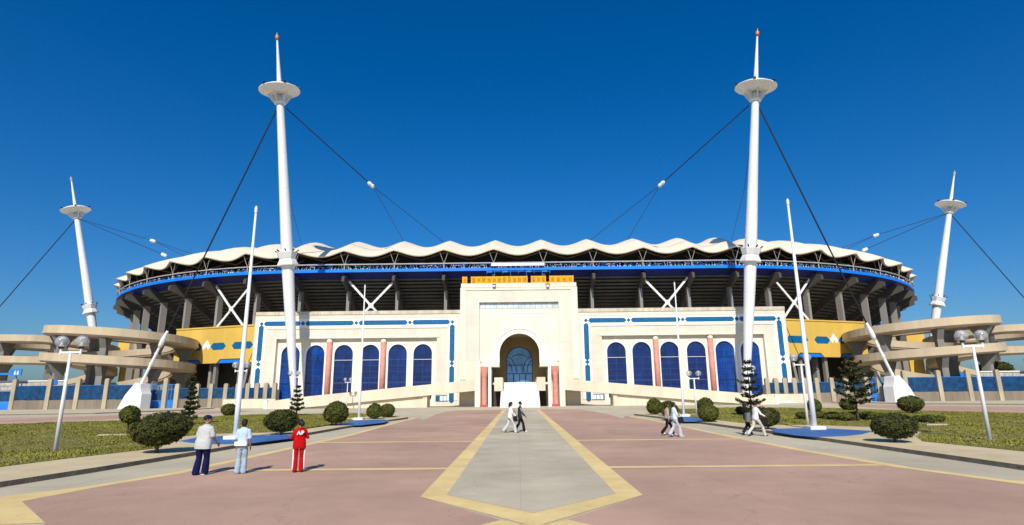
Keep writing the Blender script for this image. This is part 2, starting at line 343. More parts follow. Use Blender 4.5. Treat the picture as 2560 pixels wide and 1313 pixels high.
GRR = [(18.4,4),(17.9,18),(17.2,23.5),(16.9,25.5),(18.4,28.2),(20.6,31),(20.8,34.6),(18.6,37.6),(15.2,38.2),(14.9,43),(14.2,50),(15.3,54),(17.6,56.6),(14.6,60),(15,63),(18.6,71),(26,75),(35.5,70.8),(39.5,59.5),(44,51.5),(61.5,39.5),(61.5,4)]
for P, G in ((ISL, GRL), (ISR, GRR)):
    island('pavement', P, .15, MT['pave'])
    b = MB(); b.slab(G, .1, .17); struct('l', b.build('lawn_soil', MT['soil']))
def pip(px, py, poly):
    x = np.array([p[0] for p in poly]); y = np.array([p[1] for p in poly]); ins = np.zeros(len(px), bool); j = len(poly)-1
    for i in range(len(poly)):
        c = ((y[i] > py) != (y[j] > py)) & (px < (x[j]-x[i])*(py-y[i])/(y[j]-y[i]+1e-12)+x[i]); ins ^= c; j = i
    return ins
def grass(poly, n):
    # tufts: density follows distance so near turf is thick
    xs = np.array([p[0] for p in poly]); ys = np.array([p[1] for p in poly]); V = []; 
    Yv = 13+ (rng.random(n)**1.35)*(ys.max()-13); Xv = xs.min()+rng.random(n)*(xs.max()-xs.min())
    k = pip(Xv, Yv, poly) & (np.abs(Xv/Yv) < .98); Xv = Xv[k]; Yv = Yv[k]; n = len(Xv)
    cl = rng.normal(0, .6, n)
    for q in range(7): an = q*.9+.3; fr = .55*1.45**q; cl += 1.1/(1+q*.35)*np.sin(fr*(Xv*np.cos(an)+Yv*np.sin(an))+q*2.1+1.3*np.sin(fr*.6*(Yv*np.cos(an)-Xv*np.sin(an))))
    h = np.clip(.045+.022*cl, .015, .12)*(.8+.5*rng.random(n)); wd = .018+.0009*Yv
    a = rng.random(n)*PI; lx = rng.normal(0, .035, n); ly = rng.normal(0, .035, n)
    P0 = np.stack([Xv-np.cos(a)*wd, Yv-np.sin(a)*wd, np.full(n, .165)], 1); P1 = np.stack([Xv+np.cos(a)*wd, Yv+np.sin(a)*wd, np.full(n, .165)], 1)
    P2 = np.stack([Xv+lx, Yv+ly, .165+h], 1); V = np.stack([P0, P1, P2], 1).reshape(-1, 3)
    me = bpy.data.meshes.new('grass'); me.vertices.add(3*n); me.vertices.foreach_set('co', V.ravel()); me.loops.add(3*n); me.loops.foreach_set('vertex_index', np.arange(3*n))
    me.polygons.add(n); me.polygons.foreach_set('loop_start', np.arange(n)*3); me.polygons.foreach_set('loop_total', np.full(n, 3)); me.update(); me.validate()
    me.materials.append(MT['blade']); o = bpy.data.objects.new('grass', me); col.objects.link(o)
    return o
tag(grass(GRL, 230000), 'short olive grass on the left lawn', 'grass', kind='stuff')
tag(grass(GRR, 230000), 'short olive grass on the right lawn', 'grass', kind='stuff')
def pad(pts, lab):
    P = [tuple(gnd(x, y, .15)[:2]) for x, y in pts]; b = MB(); b.slab(P, .14, .162); return struct('p', b.build('blue_paving', MT['blue_paint']))
pad([(448,1103),(495,1094),(560,1090),(720,1088),(756,1090),(730,1096),(640,1107),(565,1111),(520,1111),(472,1107)], '')
pad([(840,1060),(870,1052),(960,1049),(972,1052),(960,1057),(905,1063),(860,1064)], '')
pad([(1925,1073),(1990,1071),(2080,1072),(2184,1078),(2155,1086),(2110,1091),(2040,1093),(1985,1088),(1936,1081)], '')
pad([(1650,1045),(1700,1042),(1755,1042),(1775,1049),(1750,1054),(1700,1054)], '')
# kerb of the far pavement in front of the fence
for P in ([(-200,1050),(0,1039),(240,1035),(450,1027),(532,1022),(540,1019),(420,1015),(-300,1020)], [(2058,1004),(2062,1006),(2300,1011),(2560,1012.5),(2760,1014),(2760,998),(2100,998)]):
    island('pavement', [tuple(gnd(*p)[:2]) for p in P], .14, MT['ground'])

# ------------------------------------------------------------------ stadium bowl
AX = .15; Y0 = 116.; HS = 42.; RC = 77.; SD = 27.       # plan: straight front, quarter arcs, straight sides
Q = RC*PI/2; PER = 2*(2*HS)+4*Q+2*SD
def plan(u, s=0.):     # u arclength from the front centre (positive to the right), s inward offset -> x, y
    sg = 1 if u >= 0 else -1; u = abs(u); half = PER/2; u = min(u, half)
    if u <= HS: x, y, nx, ny = u, 0, 0, 1
    elif u <= HS+Q: a = (u-HS)/RC; x = HS+RC*sin(a); y = RC-RC*cos(a); nx, ny = -sin(a), cos(a)
    elif u <= HS+Q+SD: x = HS+RC; y = RC+(u-HS-Q); nx, ny = -1, 0
    elif u <= HS+2*Q+SD: a = (u-HS-Q-SD)/RC; x = HS+RC*cos(a); y = RC+SD+RC*sin(a); nx, ny = -cos(a), -sin(a)
    else: x = HS-(u-HS-2*Q-SD); y = 2*RC+SD; nx, ny = 0, -1
    k = min(1, max(0, (u-30)/30)); dx = -2.7*k*k*(3-2*k) if sg > 0 else .5*k      # the east end of the bowl curves in a little sooner
    return Vector((AX+sg*(x+nx*s+dx*min(1, max(0, (PER/2-u)/30))), Y0+y+ny*s, 0))
NB = int(round(PER/10.35)); NB += (NB+1) % 2; BAY = PER/NB      # odd number of bays: one centred on the front
ribs_u = [(i+.5)*BAY for i in range(-(NB-1)//2-0, (NB-1)//2)]
def ring(mb, prof, u0=-PER/2, u1=PER/2, step=2.6, closed=False, thick=None):
    n = int(round((u1-u0)/step)); k = len(prof); vs = []
    for i in range(n+1):
        u = u0+(u1-u0)*i/n
        for (s, z) in prof: p = plan(u, s); vs.append((p.x, p.y, z))
    fs = []
    for i in range(n):
        for j in range(k-1 if not closed else k):
            j2 = (j+1) % k; fs.append((i*k+j, (i+1)*k+j, (i+1)*k+j2, i*k+j2))
    mb.add(vs, fs)
stad = empty('stadium', (AX, Y0+RC+SD/2, 0)); tag(stad, 'large oval football stadium with scalloped white fabric roof and blue rim', 'stadium')
def part(mb, name, m, parent, smooth=False):
    o = mb.build(name, m, None, smooth); o.parent = parent; o.matrix_parent_inverse = Matrix.Translation(-parent.location) if parent.type == 'EMPTY' else Matrix(); return o
ZT = Z_(1298, 668.5, Y0); ZB = Z_(1298, 675.8, Y0); ZS = Z_(1298, 694, Y0+2.6)
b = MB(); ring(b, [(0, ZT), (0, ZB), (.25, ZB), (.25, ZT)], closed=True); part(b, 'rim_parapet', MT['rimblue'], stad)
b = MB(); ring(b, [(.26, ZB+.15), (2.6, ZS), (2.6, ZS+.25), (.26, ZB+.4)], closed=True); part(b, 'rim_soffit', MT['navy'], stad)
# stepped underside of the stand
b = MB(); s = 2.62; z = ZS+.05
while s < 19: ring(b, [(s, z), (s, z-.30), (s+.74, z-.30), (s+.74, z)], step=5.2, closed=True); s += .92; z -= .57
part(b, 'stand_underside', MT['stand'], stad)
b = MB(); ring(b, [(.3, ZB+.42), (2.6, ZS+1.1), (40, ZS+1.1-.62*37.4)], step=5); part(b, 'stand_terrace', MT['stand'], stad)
ZC = Z_(470, 832, 124.); 
b = MB(); ring(b, [(4.6, ZC-2.2), (4.6, ZC-.2), (4.9, ZC-.2), (4.9, ZC-1.2), (17, ZC-1.2), (17, ZC-2.2)], closed=True); part(b, 'concourse_deck', MT['beige'], stad)
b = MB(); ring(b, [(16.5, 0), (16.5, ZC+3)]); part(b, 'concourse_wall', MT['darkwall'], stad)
def rib_mesh(u, mb, mc, mi):
    wd = .28
    def P(uu, s, z): p = plan(uu, s); return (p.x, p.y, z)
    top = lambda s: ZS+.05-.62*(s-2.62)
    prf = [(1.6, ZB-.35), (.1, ZB-.8), (-.35, ZB-1.05), (-.4, ZB-1.95), (.8, ZB-2.4), (1.8, ZB-2.7), (3.1, top(3.1)-1.95), (5, top(5)-1.75), (17, top(17)-1.4), (17, top(17)), (3.2, top(3.2)), (2.6, ZS)]
    n = len(prf); vs = [P(u-wd, s, z) for s, z in prf]+[P(u+wd, s, z) for s, z in prf]
    mb.add(vs, [tuple(range(n))[::-1], tuple(range(n, 2*n))]+[(i, (i+1) % n, n+(i+1) % n, n+i) for i in range(n)])
    c0 = plan(u, 3.45); c1 = plan(u, 5.3); t = (plan(u+.5)-plan(u-.5)).normalized(); nn = (c1-c0).normalized()
    zt = top(4.3)-1.2; c = (c0+c1)/2
    q = [c-nn*.65-t*.34, c-nn*.65+t*.34, c+nn*.55+t*.34, c+nn*.55-t*.34]
    Q2 = [c-nn*.6-t*.30, c-nn*.6+t*.30, c+nn*.75+t*.30, c+nn*.75-t*.30]
    mc.add([(p.x, p.y, 0) for p in q]+[(p.x, p.y, zt) for p in Q2], [(0,1,5,4),(1,2,6,5),(2,3,7,6),(3,0,4,7),(4,5,6,7)])
    mc.obox(c-nn*.65+Vector((0,0,zt-.35)), t*.22, nn*.18, (0,0,.22))
    ci = plan(u, 14.3); mi.obox(ci+Vector((0,0,9)), t*.4, nn*.55, (0,0,9))
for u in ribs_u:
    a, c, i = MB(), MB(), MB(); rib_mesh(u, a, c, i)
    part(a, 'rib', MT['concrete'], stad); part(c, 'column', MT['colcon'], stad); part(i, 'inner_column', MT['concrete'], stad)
# X braces
for k in (3, 6):
    for sg in (-1, 1):
        u0, u1 = sg*(k-.5)*BAY, sg*(k+.5)*BAY; b = MB()
        p = lambda u, z: Vector((*plan(u, 2.75)[:2], z)); zt = ZS-.35; zb = zt-10.4; d = sg*.35; m_ = (u0+u1)/2; zm = (zt+zb)/2
        b.bar(p(u0+d, zt), p(u1-d, zb), .2, .42); b.bar(p(u1-d, zt), p(m_+sg*.25, zm+.25), .2, .42); b.bar(p(m_-sg*.25, zm-.25), p(u0+d, zb), .2, .42)
        b.obox(p(m_, zm), (plan(m_+.5)-plan(m_-.5))*.5, (0, .12, 0), (0, 0, .5))
        part(b, 'cross_brace', MT['wpaint'], stad)
# roof canopy
RN = 12; SS = [-1, -.2, 1, 2.5, 4.5, 7, 10, 13, 16, 19, 23, 28, 34]
def roofz(e, s):      # e: 0..1 inside the bay
    c = sin(PI*e)**1.25 if e > 0 else 0.
    t = (s+1)/16.; rise = 5.35*(1-(1-min(t, 1))**1.7) if t < 1 else 5.35-2.2*((s-15)/19.)**1.3
    ridge = 31.15+rise; drop = .95*(1-min(1, t))+1.25*min(1, t)
    drop += .35*sin(PI*min(1, max(0, t)))
    return ridge-drop*c
b = MB(); b2 = MB(); vs = []; vs2 = []; n = NB*RN; k = len(SS)
for i in range(n+1):
    u = -PER/2+PER*i/n; e = ((u/BAY+.5) % 1.0)
    for j, s in enumerate(SS):
        sc = 1.5*sin(PI*e) if j == 0 else (1.5*sin(PI*e)*max(0, 1-(s+1)/7.))
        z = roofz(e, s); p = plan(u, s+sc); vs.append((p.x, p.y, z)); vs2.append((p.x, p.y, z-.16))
fs = [(i*k+j, (i+1)*k+j, (i+1)*k+j+1, i*k+j+1) for i in range(n) for j in range(k-1)]
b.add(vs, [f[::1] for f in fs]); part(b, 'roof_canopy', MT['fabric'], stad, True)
b2.add(vs2, [f[::-1] for f in fs]); part(b2, 'roof_underside_shade', MT['roof_shade'], stad, True)  # added dark sheet: paints the shade on the underside of the fabric
# pale edge belt of the canopy
b = MB(); bv = []
for i in range(n+1):
    v = Vector(vs[i*k]); v2 = Vector(vs[i*k+1]); bv += [v+Vector((0,0,.05)), v-Vector((0,0,.30)), v2-Vector((0,0,.34))]
b.add(bv, [(i*3+j, i*3+j+1, (i+1)*3+j+1, (i+1)*3+j) for i in range(n) for j in range(2)]); part(b, 'canopy_edge_belt', MT['fabric'], stad, True)
# edge steelwork: pipe rail, struts, ties
ZP = Z_(1298, 657, Y0+.1)
b = MB(); ring(b, [(.05+.14*cos(a*PI/3), ZP+.14*sin(a*PI/3)) for a in range(6)], closed=True, step=2.6); part(b, 'rim_pipe', MT['tube'], stad, True)
def PP(u, s, z): p = plan(u, s); return Vector((p.x, p.y, z))
for u in ribs_u:
    b = MB(); bz = MB(); bi = MB(); b.tube([PP(u, .15, ZT-.3), PP(u, .15, ZP)], .12, 6); b.tube([PP(u, .1, ZP), PP(u-.9, -.2, 30.8)], .05, 5); b.tube([PP(u, .1, ZP), PP(u+.9, -.2, 30.8)], .05, 5)
    b.tube([PP(u, .1, ZP), PP(u, 4.5, 30.4)], .09, 5)
    for a_, c_ in ((0, .5), (1, .5)):
        bz.tube([PP(u+a_*BAY, 1.2, 30.9), PP(u+.5*BAY, 3.0, 29.7)], .13, 5); bi.tube([PP(u+a_*BAY, 9, 33.6), PP(u+.5*BAY, 10, 31.8)], .12, 5)
    part(b, 'roof_strut', MT['tube'], stad); part(bz, 'roof_tie', MT['browntube'], stad); part(bi, 'inner_roof_tie', MT['browntube'], stad)
b = MB(); c = MB()
u = -12.5*BAY
while u < 12.5*BAY:
    d = random.uniform(.35, 1.2); q = random.uniform(-.5, .5); t = random.random()
    (b if t < .5 else c).tube([PP(u, .6, ZT-.1), PP(u+q, .7, ZP-.15-random.random()*.3)], .06, 4)
    if t > .35: (c if random.random() < .5 else b).tube([PP(u, .8, ZT+random.uniform(.1, .8)), PP(u+d, .8, ZT+random.uniform(.1, .8))], .05, 4)
    u += random.uniform(.22, .5)
part(b, 'guard_rail', MT['wpaint'], stad)['kind'] = 'stuff'; part(c, 'blue_rail', MT['lblue'], stad)['kind'] = 'stuff'
b = MB(); c = MB()
for r in range(2):
    u = -4.5*BAY
    while u < 4.5*BAY:
        z = ZP+.35+r*.35; b.obox(PP(u, 1.8+r*1., z), (plan(u+.2)-plan(u-.2))*.5, (0, .15, 0), (0, 0, .17)); u += random.choice([.55, .55, .55, 1.2, 2.])
part(b, 'spectator_seats', MT['lblue'], stad)['kind'] = 'stuff'
# signboard + blue frame at the centre of the rim
sb = MB(); p0 = at(1228, 661, Y0-.4); p1 = at(1361, 661, Y0-.4); sb.box(p0.x, p1.x, Y0-.5, Y0-.35, Z_(1298, 664.5, Y0-.4), Z_(1298, 658, Y0-.4)); part(sb, 'white_board', MT['white_panel'], stad)
g_ = MB(); y_ = Y0-1.6; xa = X_(1217, 682, y_); xb = X_(1375, 682, y_); za = Z_(1298, 690, y_); zc = Z_(1298, 674, y_); zm = Z_(1298, 679, y_)
nn = 8
for i in range(nn+1):
    x = xa+(xb-xa)*i/nn; g_.tube([(x, y_, za if i % 2 else zm-.4), (x, y_, zc)], .05, 5); g_.tube([(x, y_, zm), (x, Y0+.1, zm+.3)], .05, 5)
    if i < nn: g_.tube([(x, y_, zm), (x+(xb-xa)/nn, y_, zc if i % 3 else zm)], .04, 4)
for z in (zm, zc): g_.tube([(xa, y_, z), (xb, y_, z)], .05, 5)
for i in (0, 2, 5, 7): x = xa+(xb-xa)*i/nn; g_.box(x, x+1.05, y_-.1, y_+.4, zm-.12, zm+.1)
part(g_, 'service_gantry', MT['lblue'], stad)

# ------------------------------------------------------------------ entrance building
YT = 101.5; YW = 106.; CX = .12
bld = empty('entrance_building', (CX, YW, 0)); tag(bld, 'cream entrance building with tall central portal and arched blue windows', 'building')
def bp(mb, name, m, smooth=False, parent=bld): return part(mb, name, m, parent, smooth)
def lx(px, py, Y): return abs(X_(px, py, Y)-CX)
xo = lx(640, 783, YW); zt = Z_(900, 779, YW); xi = 8.5
rx0 = lx(1092, 860, YW); rx1 = lx(691, 860, YW); rz = Z_(900, 846, YW)
wins = [lx(q, 861, YW) for q in (725, 787, 858, 924, 993, 1056)]; ww = 23.2/1446*YW*1.0
wzt = Z_(900, 862, YW+.7); wzs = wzt-ww
for sg in (-1, 1):
    X = lambda x: CX+sg*x
    b = MB(); b.box(X(xi), X(rx0), YW, YW+9, 0, zt); b.box(X(rx1), X(xo), YW, YW+9, 0, zt); b.box(X(rx0), X(rx1), YW, YW+9, rz, zt); 
    bp(b, 'wall', MT['cream'])
    b = MB(); arch_wall(b, *sorted((X(rx0), X(rx1))), 0, rz, YW+.7, YW+1.05, [(X(x), ww, 1.2, wzs) for x in wins]); bp(b, 'recess_wall', MT['cream2'])
    b = MB(); b.box(X(xi), X(xo+.12), YW-.12, YW-.002, zt-.55, zt+.08); b.box(X(xo), X(xo+.12), YW-.12, YW+9, zt-.55, zt+.08); bp(b, 'coping', MT['stained'])
    # white frame band
    fo0, fo1 = lx(1143, 807, YW), lx(645, 807, YW); zf1 = Z_(900, 796, YW); zf0 = Z_(900, 819, YW); fw = zf1-zf0
    b = MB(); b.box(X(fo0), X(fo1), YW-.07, YW-.002, zf0, zf1); b.box(X(fo0), X(fo0+fw), YW-.07, YW-.002, 1.0, zf0); b.box(X(fo1-fw), X(fo1), YW-.07, YW-.002, 0, zf0)
    bp(b, 'frame_band', MT['white'])
    b = MB(); b.box(X(fo0-.12), X(fo1+.12), YW-.13, YW-.072, zf1, zf1+.16); b.box(X(fo0+fw), X(fo1-fw), YW-.11, YW-.002, zf0-.2, zf0-.002)
    b.box(X(fo0-.14), X(fo0), YW-.10, YW-.002, 1, zf1); b.box(X(fo1), X(fo1+.14), YW-.10, YW-.002, 0, zf1)
    b.box(X(rx0-1.5), X(rx0-1.42), YW-.05, YW-.002, 3, zf0-1.4); b.box(X(rx0-.45), X(rx1+.45), YW-.10, YW-.002, rz+.02, rz+.42); b.box(X(rx1+.02), X(rx1+.45), YW-.10, YW-.002, 0, rz)
    bp(b, 'moulding', MT['cream2'])
    # blue inlays: bars with pointed ends and diamonds between
    zm = (zf0+zf1)/2; hb = .42; yi0, yi1 = YW-.10, YW-.071
    def hbar(x0, x1, z, h): 
        x0, x1 = sorted((x0, x1)); m = MB(); m.plate([(x0, z), (x0+h*.8, z-h), (x1-h*.8, z-h), (x1, z), (x1-h*.8, z+h), (x0+h*.8, z+h)], yi0, yi1); bp(m, 'blue_inlay', MT['inlay'])
    def vbar(x, z0, z1, h): m = MB(); m.plate([(x, z0), (x+h, z0+h*.8), (x+h, z1-h*.8), (x, z1), (x-h, z1-h*.8), (x-h, z0+h*.8)], yi0, yi1); bp(m, 'blue_inlay', MT['inlay'])
    def dia(x, z, r): m = MB(); m.plate([(x-r, z), (x, z-r), (x+r, z), (x, z+r)], yi0-.01, yi1); bp(m, 'blue_inlay', MT['inlay'])
    def circ(x, z, r): m = MB(); m.plate([(x+r*cos(a*PI/4), z+r*sin(a*PI/4)) for a in range(8)], yi0-.012, yi1); bp(m, 'blue_inlay', MT['inlay'])
    hx = [lx(q, 807, YW) for q in (1131, 1025, 891, 758, 655)]
    for i in range(4): hbar(X(hx[i]+.42), X(hx[i+1]-.42), zm, hb)
    for i, x in enumerate(hx): (circ if i in (3,) else dia)(X(x), zm, .36)
    for q, zz in ((hx[0], [Z_(1131, 813, YW), Z_(1131, 903, YW), Z_(1131, 914, YW), Z_(1131, 1008, YW)]), (hx[4], [Z_(655, 815, YW), Z_(655, 903, YW), Z_(655, 919, YW), Z_(655, 1003, YW)])):
        vbar(X(q), zz[1]-.15, zz[0]+.15, .44); dia(X(q), (zz[1]+zz[2])/2, .42); vbar(X(q), max(zz[3], .3), zz[2], .44)
    # arched windows
    for i, x in enumerate(wins):
        bright = i < 2
        sur = MB(); n_ = 16
        for k2 in range(n_):
            a0, a1 = PI*k2/n_, PI*(k2+1)/n_; r0, r1 = ww-.002, ww+.34
            P = [(X(x)+r0*cos(a0), wzs+r0*sin(a0)), (X(x)+r1*cos(a0), wzs+r1*sin(a0)*1.04), (X(x)+r1*cos(a1), wzs+r1*sin(a1)*1.04), (X(x)+r0*cos(a1), wzs+r0*sin(a1))]
            sur.plate(P, YW+.62, YW+.698)
        sur.box(X(x)-ww-.34, X(x)-ww+.002, YW+.62, YW+.698, 0, wzs); sur.box(X(x)+ww-.002, X(x)+ww+.34, YW+.62, YW+.698, 0, wzs)
        g = MB(); g.plate(arch(X(x), ww+.05, 1.2, wzs, 16), YW+1.0, YW+1.04)
        wo_ = bp(g, 'window', MT['winbright' if bright else 'winblue'])
        so_ = sur.build('window_surround', MT['white'], wo_)
        fr = MB(); zc = wzs-1.1; mt = 'tube' if i in (2, 3, 5) else 'navy'
        fr.box(X(x)-ww, X(x)+ww, YW+.93, YW+1.0, zc, zc+.09); fr.box(X(x)-ww, X(x)+ww, YW+.93, YW+1.0, zc-4.1, zc-3.95)
        for a in range(1, 6): aa = PI*a/6; fr.tube([(X(x)+.5*cos(aa), YW+.97, zc+.1+.5*sin(aa)), (X(x)+(ww-.05)*cos(aa)*.98, YW+.97, wzs+(ww-.05)*sin(aa)*.98)], .014, 4)
        fr.tube([(X(x)+.5*cos(PI*a/8), YW+.97, zc+.1+.5*sin(PI*a/8)) for a in range(9)], .014, 4)
        fr.box(X(x)-.03, X(x)+.03, YW+.93, YW+.995, 1.2, zc)
        for q in range(1, 6): fr.box(X(x)-ww, X(x)+ww, YW+.95, YW+.998, zc-1.05*q, zc-1.05*q+.05)
        fr.build('window_frame', MT['navyframe'] if i in (0, 1) else MT['greyblue'], wo_)
        if i in (2, 3, 5): tr = MB(); tr.box(X(x)-ww, X(x)+ww, YW+.90, YW+.929, zc, zc+.07); tr.build('transom', MT['white_panel'], wo_)
    for q in (823, 958):
        x = lx(q, 850, YW); zc = Z_(q, 856, YW+.2); m = MB(); m.tube([(X(x), YW+.35, 0), (X(x), YW+.35, zc)], .48, 20); o = bp(m, 'pink_column', MT['pinkcol'], True)
        m = MB(); m.lathe([(.5, zc), (.52, zc+.2), (.46, zc+.45), (.2, zc+.6), (0.01, zc+.62)], 20, (X(x), YW+.35, 0)); m.build('column_cap', MT['cream2'], o, True)
    # small lower windows under the ramp
    m = MB(); xx = lx(1104, 1002, YW); 
    for d in (-.95, -.32, .32): m.box(X(xx+d), X(xx+d)+.55, YW-.05, YW-.003, .95, 1.75)
    bp(m, 'low_window', MT['white_panel']); m = MB(); m.box(X(xx)-1.1, X(xx)+1.1, YW-.04, YW-.002, .8, 1.9); bp(m, 'low_window_frame', MT['inlay'])
    m = MB(); m.box(X(lx(1077, 985, YW)), X(lx(1066, 985, YW)), YW-.05, YW-.002, 2.2, 2.9); bp(m, 'low_window_frame', MT['lblue'])
# central tower
tx = lx(1153, 709, YT); tz = Z_(1298, 709.5, YT); px0 = lx(1198, 800, YT); pz = Z_(1298, 755, YT)
b = MB(); b.box(CX-tx, CX-px0, YT, YT+12, 0, tz); b.box(CX+px0, CX+tx, YT, YT+12, 0, tz); b.box(CX-px0, CX+px0, YT, YT+12, pz, tz); bp(b, 'portal_wall', MT['cream'])
b = MB()
zr = Z_(1298, 725, YT); b.box(CX-tx-.12, CX+tx+.12, YT-.2, YT-.002, tz-.65, tz+.1); b.box(CX-tx-.12, CX-tx-.002, YT-.2, YT+12, 0, tz+.1); b.box(CX+tx+.002, CX+tx+.12, YT-.2, YT+12, 0, tz+.1)
b.box(CX-tx, CX-tx+.95, YT-.14, YT-.002, 4.5, tz-.65); b.box(CX+tx-.95, CX+tx, YT-.14, YT-.002, 4.5, tz-.65); b.box(CX-tx+.95, CX+tx-.95, YT-.14, YT-.002, zr, tz-.65)
bp(b, 'portal_frame', MT['cream2'])
# recess with horseshoe arch
ar = 49.5/1446*YT*1.0; az = Z_(1298, 884, YT+.5); ledge = Z_(1298, 916, YT+.3)
b = MB(); arch_wall(b, CX-px0+.001, CX+px0-.001, ledge, pz-1.05, YT+.45, YT+.95, [(CX, ar, ledge, az)], 28); bp(b, 'arch_wall', MT['cream2'])
def arc_band(mb, r0, r1, y0, y1, zl, n=32):
    for k2 in range(n):
        a0, a1 = PI*k2/n, PI*(k2+1)/n
        mb.plate([(CX+r0*cos(a0), az+r0*sin(a0)), (CX+r1*cos(a0), az+r1*sin(a0)), (CX+r1*cos(a1), az+r1*sin(a1)), (CX+r0*cos(a1), az+r0*sin(a1))], y0, y1)
    for sg in (-1, 1): mb.box(CX+sg*r0, CX+sg*r1, y0, y1, zl, az)
b = MB(); arc_band(b, ar+.002, ar+.55, YT+.22, YT+.448, ledge); arc_band(b, ar+.85, ar+1.05, YT+.30, YT+.448, ledge+1.3)
for sg in (-1, 1): b.box(CX+sg*(ar+.55), CX+sg*(px0-.02), YT+.22, YT+.448, ledge, ledge+.9); b.box(CX+sg*(ar+.2), CX+sg*(px0-.9), YT+.18, YT+.215, ledge+1.0, ledge+1.12)
b.box(CX-.14, CX+.14, YT+.36, YT+.448, az+ar+1.05, pz-2.2); b.box(CX-5, CX+5, YT+.38, YT+.448, pz-2.0, pz-1.8)
bp(b, 'arch_moulding', MT['white'])
g = MB(); g.box(CX-px0, CX+px0, YT+.55, YT+.6, pz-1.06, pz-.12); so_ = bp(g, 'strip_window', MT['stripglass'])
g = MB(); 
for i in range(15): x = CX-px0+.05+(2*px0-.1)*i/14; g.box(x-.05, x+.05, YT+.44, YT+.546, pz-1.04, pz-.12)
g.box(CX-px0, CX+px0, YT+.40, YT+.54, pz-.12, pz-.001); g.box(CX-px0, CX+px0, YT+.42, YT+.543, pz-1.12, pz-1.045); g.build('window_frame', MT['tube'], so_)
# porch interior
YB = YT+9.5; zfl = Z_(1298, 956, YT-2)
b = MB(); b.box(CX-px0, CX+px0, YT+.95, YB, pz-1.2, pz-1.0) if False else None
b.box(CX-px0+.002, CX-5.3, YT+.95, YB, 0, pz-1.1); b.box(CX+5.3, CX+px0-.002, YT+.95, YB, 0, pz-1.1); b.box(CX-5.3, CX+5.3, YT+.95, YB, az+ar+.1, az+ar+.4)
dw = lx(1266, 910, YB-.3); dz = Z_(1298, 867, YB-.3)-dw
arch_wall(b, CX-5.3, CX+5.3, 0, az+ar+.1, YB, YB+.5, [(CX, dw, zfl, dz)], 20); bp(b, 'porch_wall', mat('shade brown porch render', (.30, .22, .10), .9, .1, .8))  # cream render browned: the porch's shade is put into its colour
b = MB(); b.box(CX-5.3, CX+5.3, YT-1.5, YB, zfl-.35, zfl); bp(b, 'porch_floor', MT['white'])
g = MB(); g.plate(arch(CX, dw+.04, zfl, dz, 20), YB+.3, YB+.34); dr = bp(g, 'entrance_door', MT['doorglass'])
g = MB(); yd = YB+.24
for zz in (dz-1.0, dz-2.6): g.box(CX-dw, CX+dw, yd-.04, yd+.05, zz, zz+.09)
g.tube([(CX+dw*.98*cos(PI*a/20), yd, dz+dw*.98*sin(PI*a/20)) for a in range(21)], .09, 5)
for sg in (-1, 1):
    g.box(CX+sg*1.15-.06, CX+sg*1.15+.06, yd-.04, yd+.05, zfl, dz-2.6); g.box(CX+sg*(dw-.05)-.06, CX+sg*(dw-.05)+.06, yd-.04, yd+.05, zfl, dz)
    for r in (1.2, 1.95): g.tube([(CX+sg*(dw+.15-r*cos(PI/2*a/10)*1.0), yd, dz-2.2+ (r+.9)*sin(PI/2*a/10)) for a in range(11)], .05, 4)
g.tube([(CX+1.3*cos(PI*a/12), yd, dz+.5+.5*sin(PI*a/12)) for a in range(13)], .05, 4); g.box(CX-.04, CX+.04, yd-.04, yd+.05, zfl, dz-2.6)
g.box(CX-.5, CX-.44, yd-.04, yd+.05, dz-2.6, dz-1); g.box(CX+.44, CX+.5, yd-.04, yd+.05, dz-2.6, dz-1)
g.build('door_frame', MT['navy'], dr)
# lower porch: buttresses, pillars, pink columns, balconies, stairs
YP = 97.2; bx0, bx1 = lx(1201, 960, YP), lx(1187, 960, YP); bz = Z_(1298, 901, YP)
for sg in (-1, 1):
    X = lambda x: CX+sg*x
    b = MB(); b.box(X(bx0), X(bx1), YP, YT-.002, 0, bz); b.box(X(lx(1228, 960, YP)), X(bx0+.4), YT-2.4, YT-.003, 0, bz-1.4); bp(b, 'buttress', MT['cream2'])
    p_ = lx(1224.5, 960, YP); b = MB(); b.box(X(p_-.24), X(p_+.24), YP-.1, YP+.5, 0, Z_(1224, 893, YP)); bp(b, 'white_pillar', MT['white'])
    b = MB(); b.box(X(lx(1248, 915, YP)), X(bx0), YP+.3, YT-.01, Z_(1224, 917, YP), Z_(1224, 908, YP)); bp(b, 'porch_beam', MT['cream2'])
    q_ = lx(1210, 960, YP); zc = Z_(1210, 918, YP); m = MB(); m.lathe([(.48, .35), (.47, zc-1.7), (.5, zc-1.6), (.56, zc-1.2), (.78, zc-.25), (.78, zc)], 20, (X(q_), YP+.55, 0)); o = bp(m, 'pink_column', MT['pinkcol'], True)
    m = MB(); m.box(X(q_)-.66, X(q_)+.66, YP-.1, YP+1.2, 0, .35); m.build('column_base', MT['redbase'], o)
    b = MB(); b.box(X(lx(1257, 960, 96)), X(lx(1236, 960, 96)), 95.6, YT-1.5, Z_(1246, 978, 96), Z_(1246, 944, 96)); bp(b, 'balcony', MT['ramp'])
    b = MB(); b.box(X(lx(1259, 960, 95)), X(lx(1256, 960, 95)), 91.5, 97, 0, Z_(1257, 941, 96)) if False else None
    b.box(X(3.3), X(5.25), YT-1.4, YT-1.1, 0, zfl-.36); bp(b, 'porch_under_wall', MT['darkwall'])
sx = lx(1253, 990, 93.5); b = MB(); NS = 24; ya = 91.6; yb_ = YT-1.5
for i in range(NS):
    y0_ = ya+(yb_-ya)*i/NS; b.box(CX-sx+.25, CX+sx-.25, y0_, yb_, zfl*i/NS, zfl*(i+1)/NS-.001 if i < NS-1 else zfl-.002)
st = bp(b, 'staircase', mat('marble steps', (.76, .74, .69), .5, .05, 1.5, stain=.08))
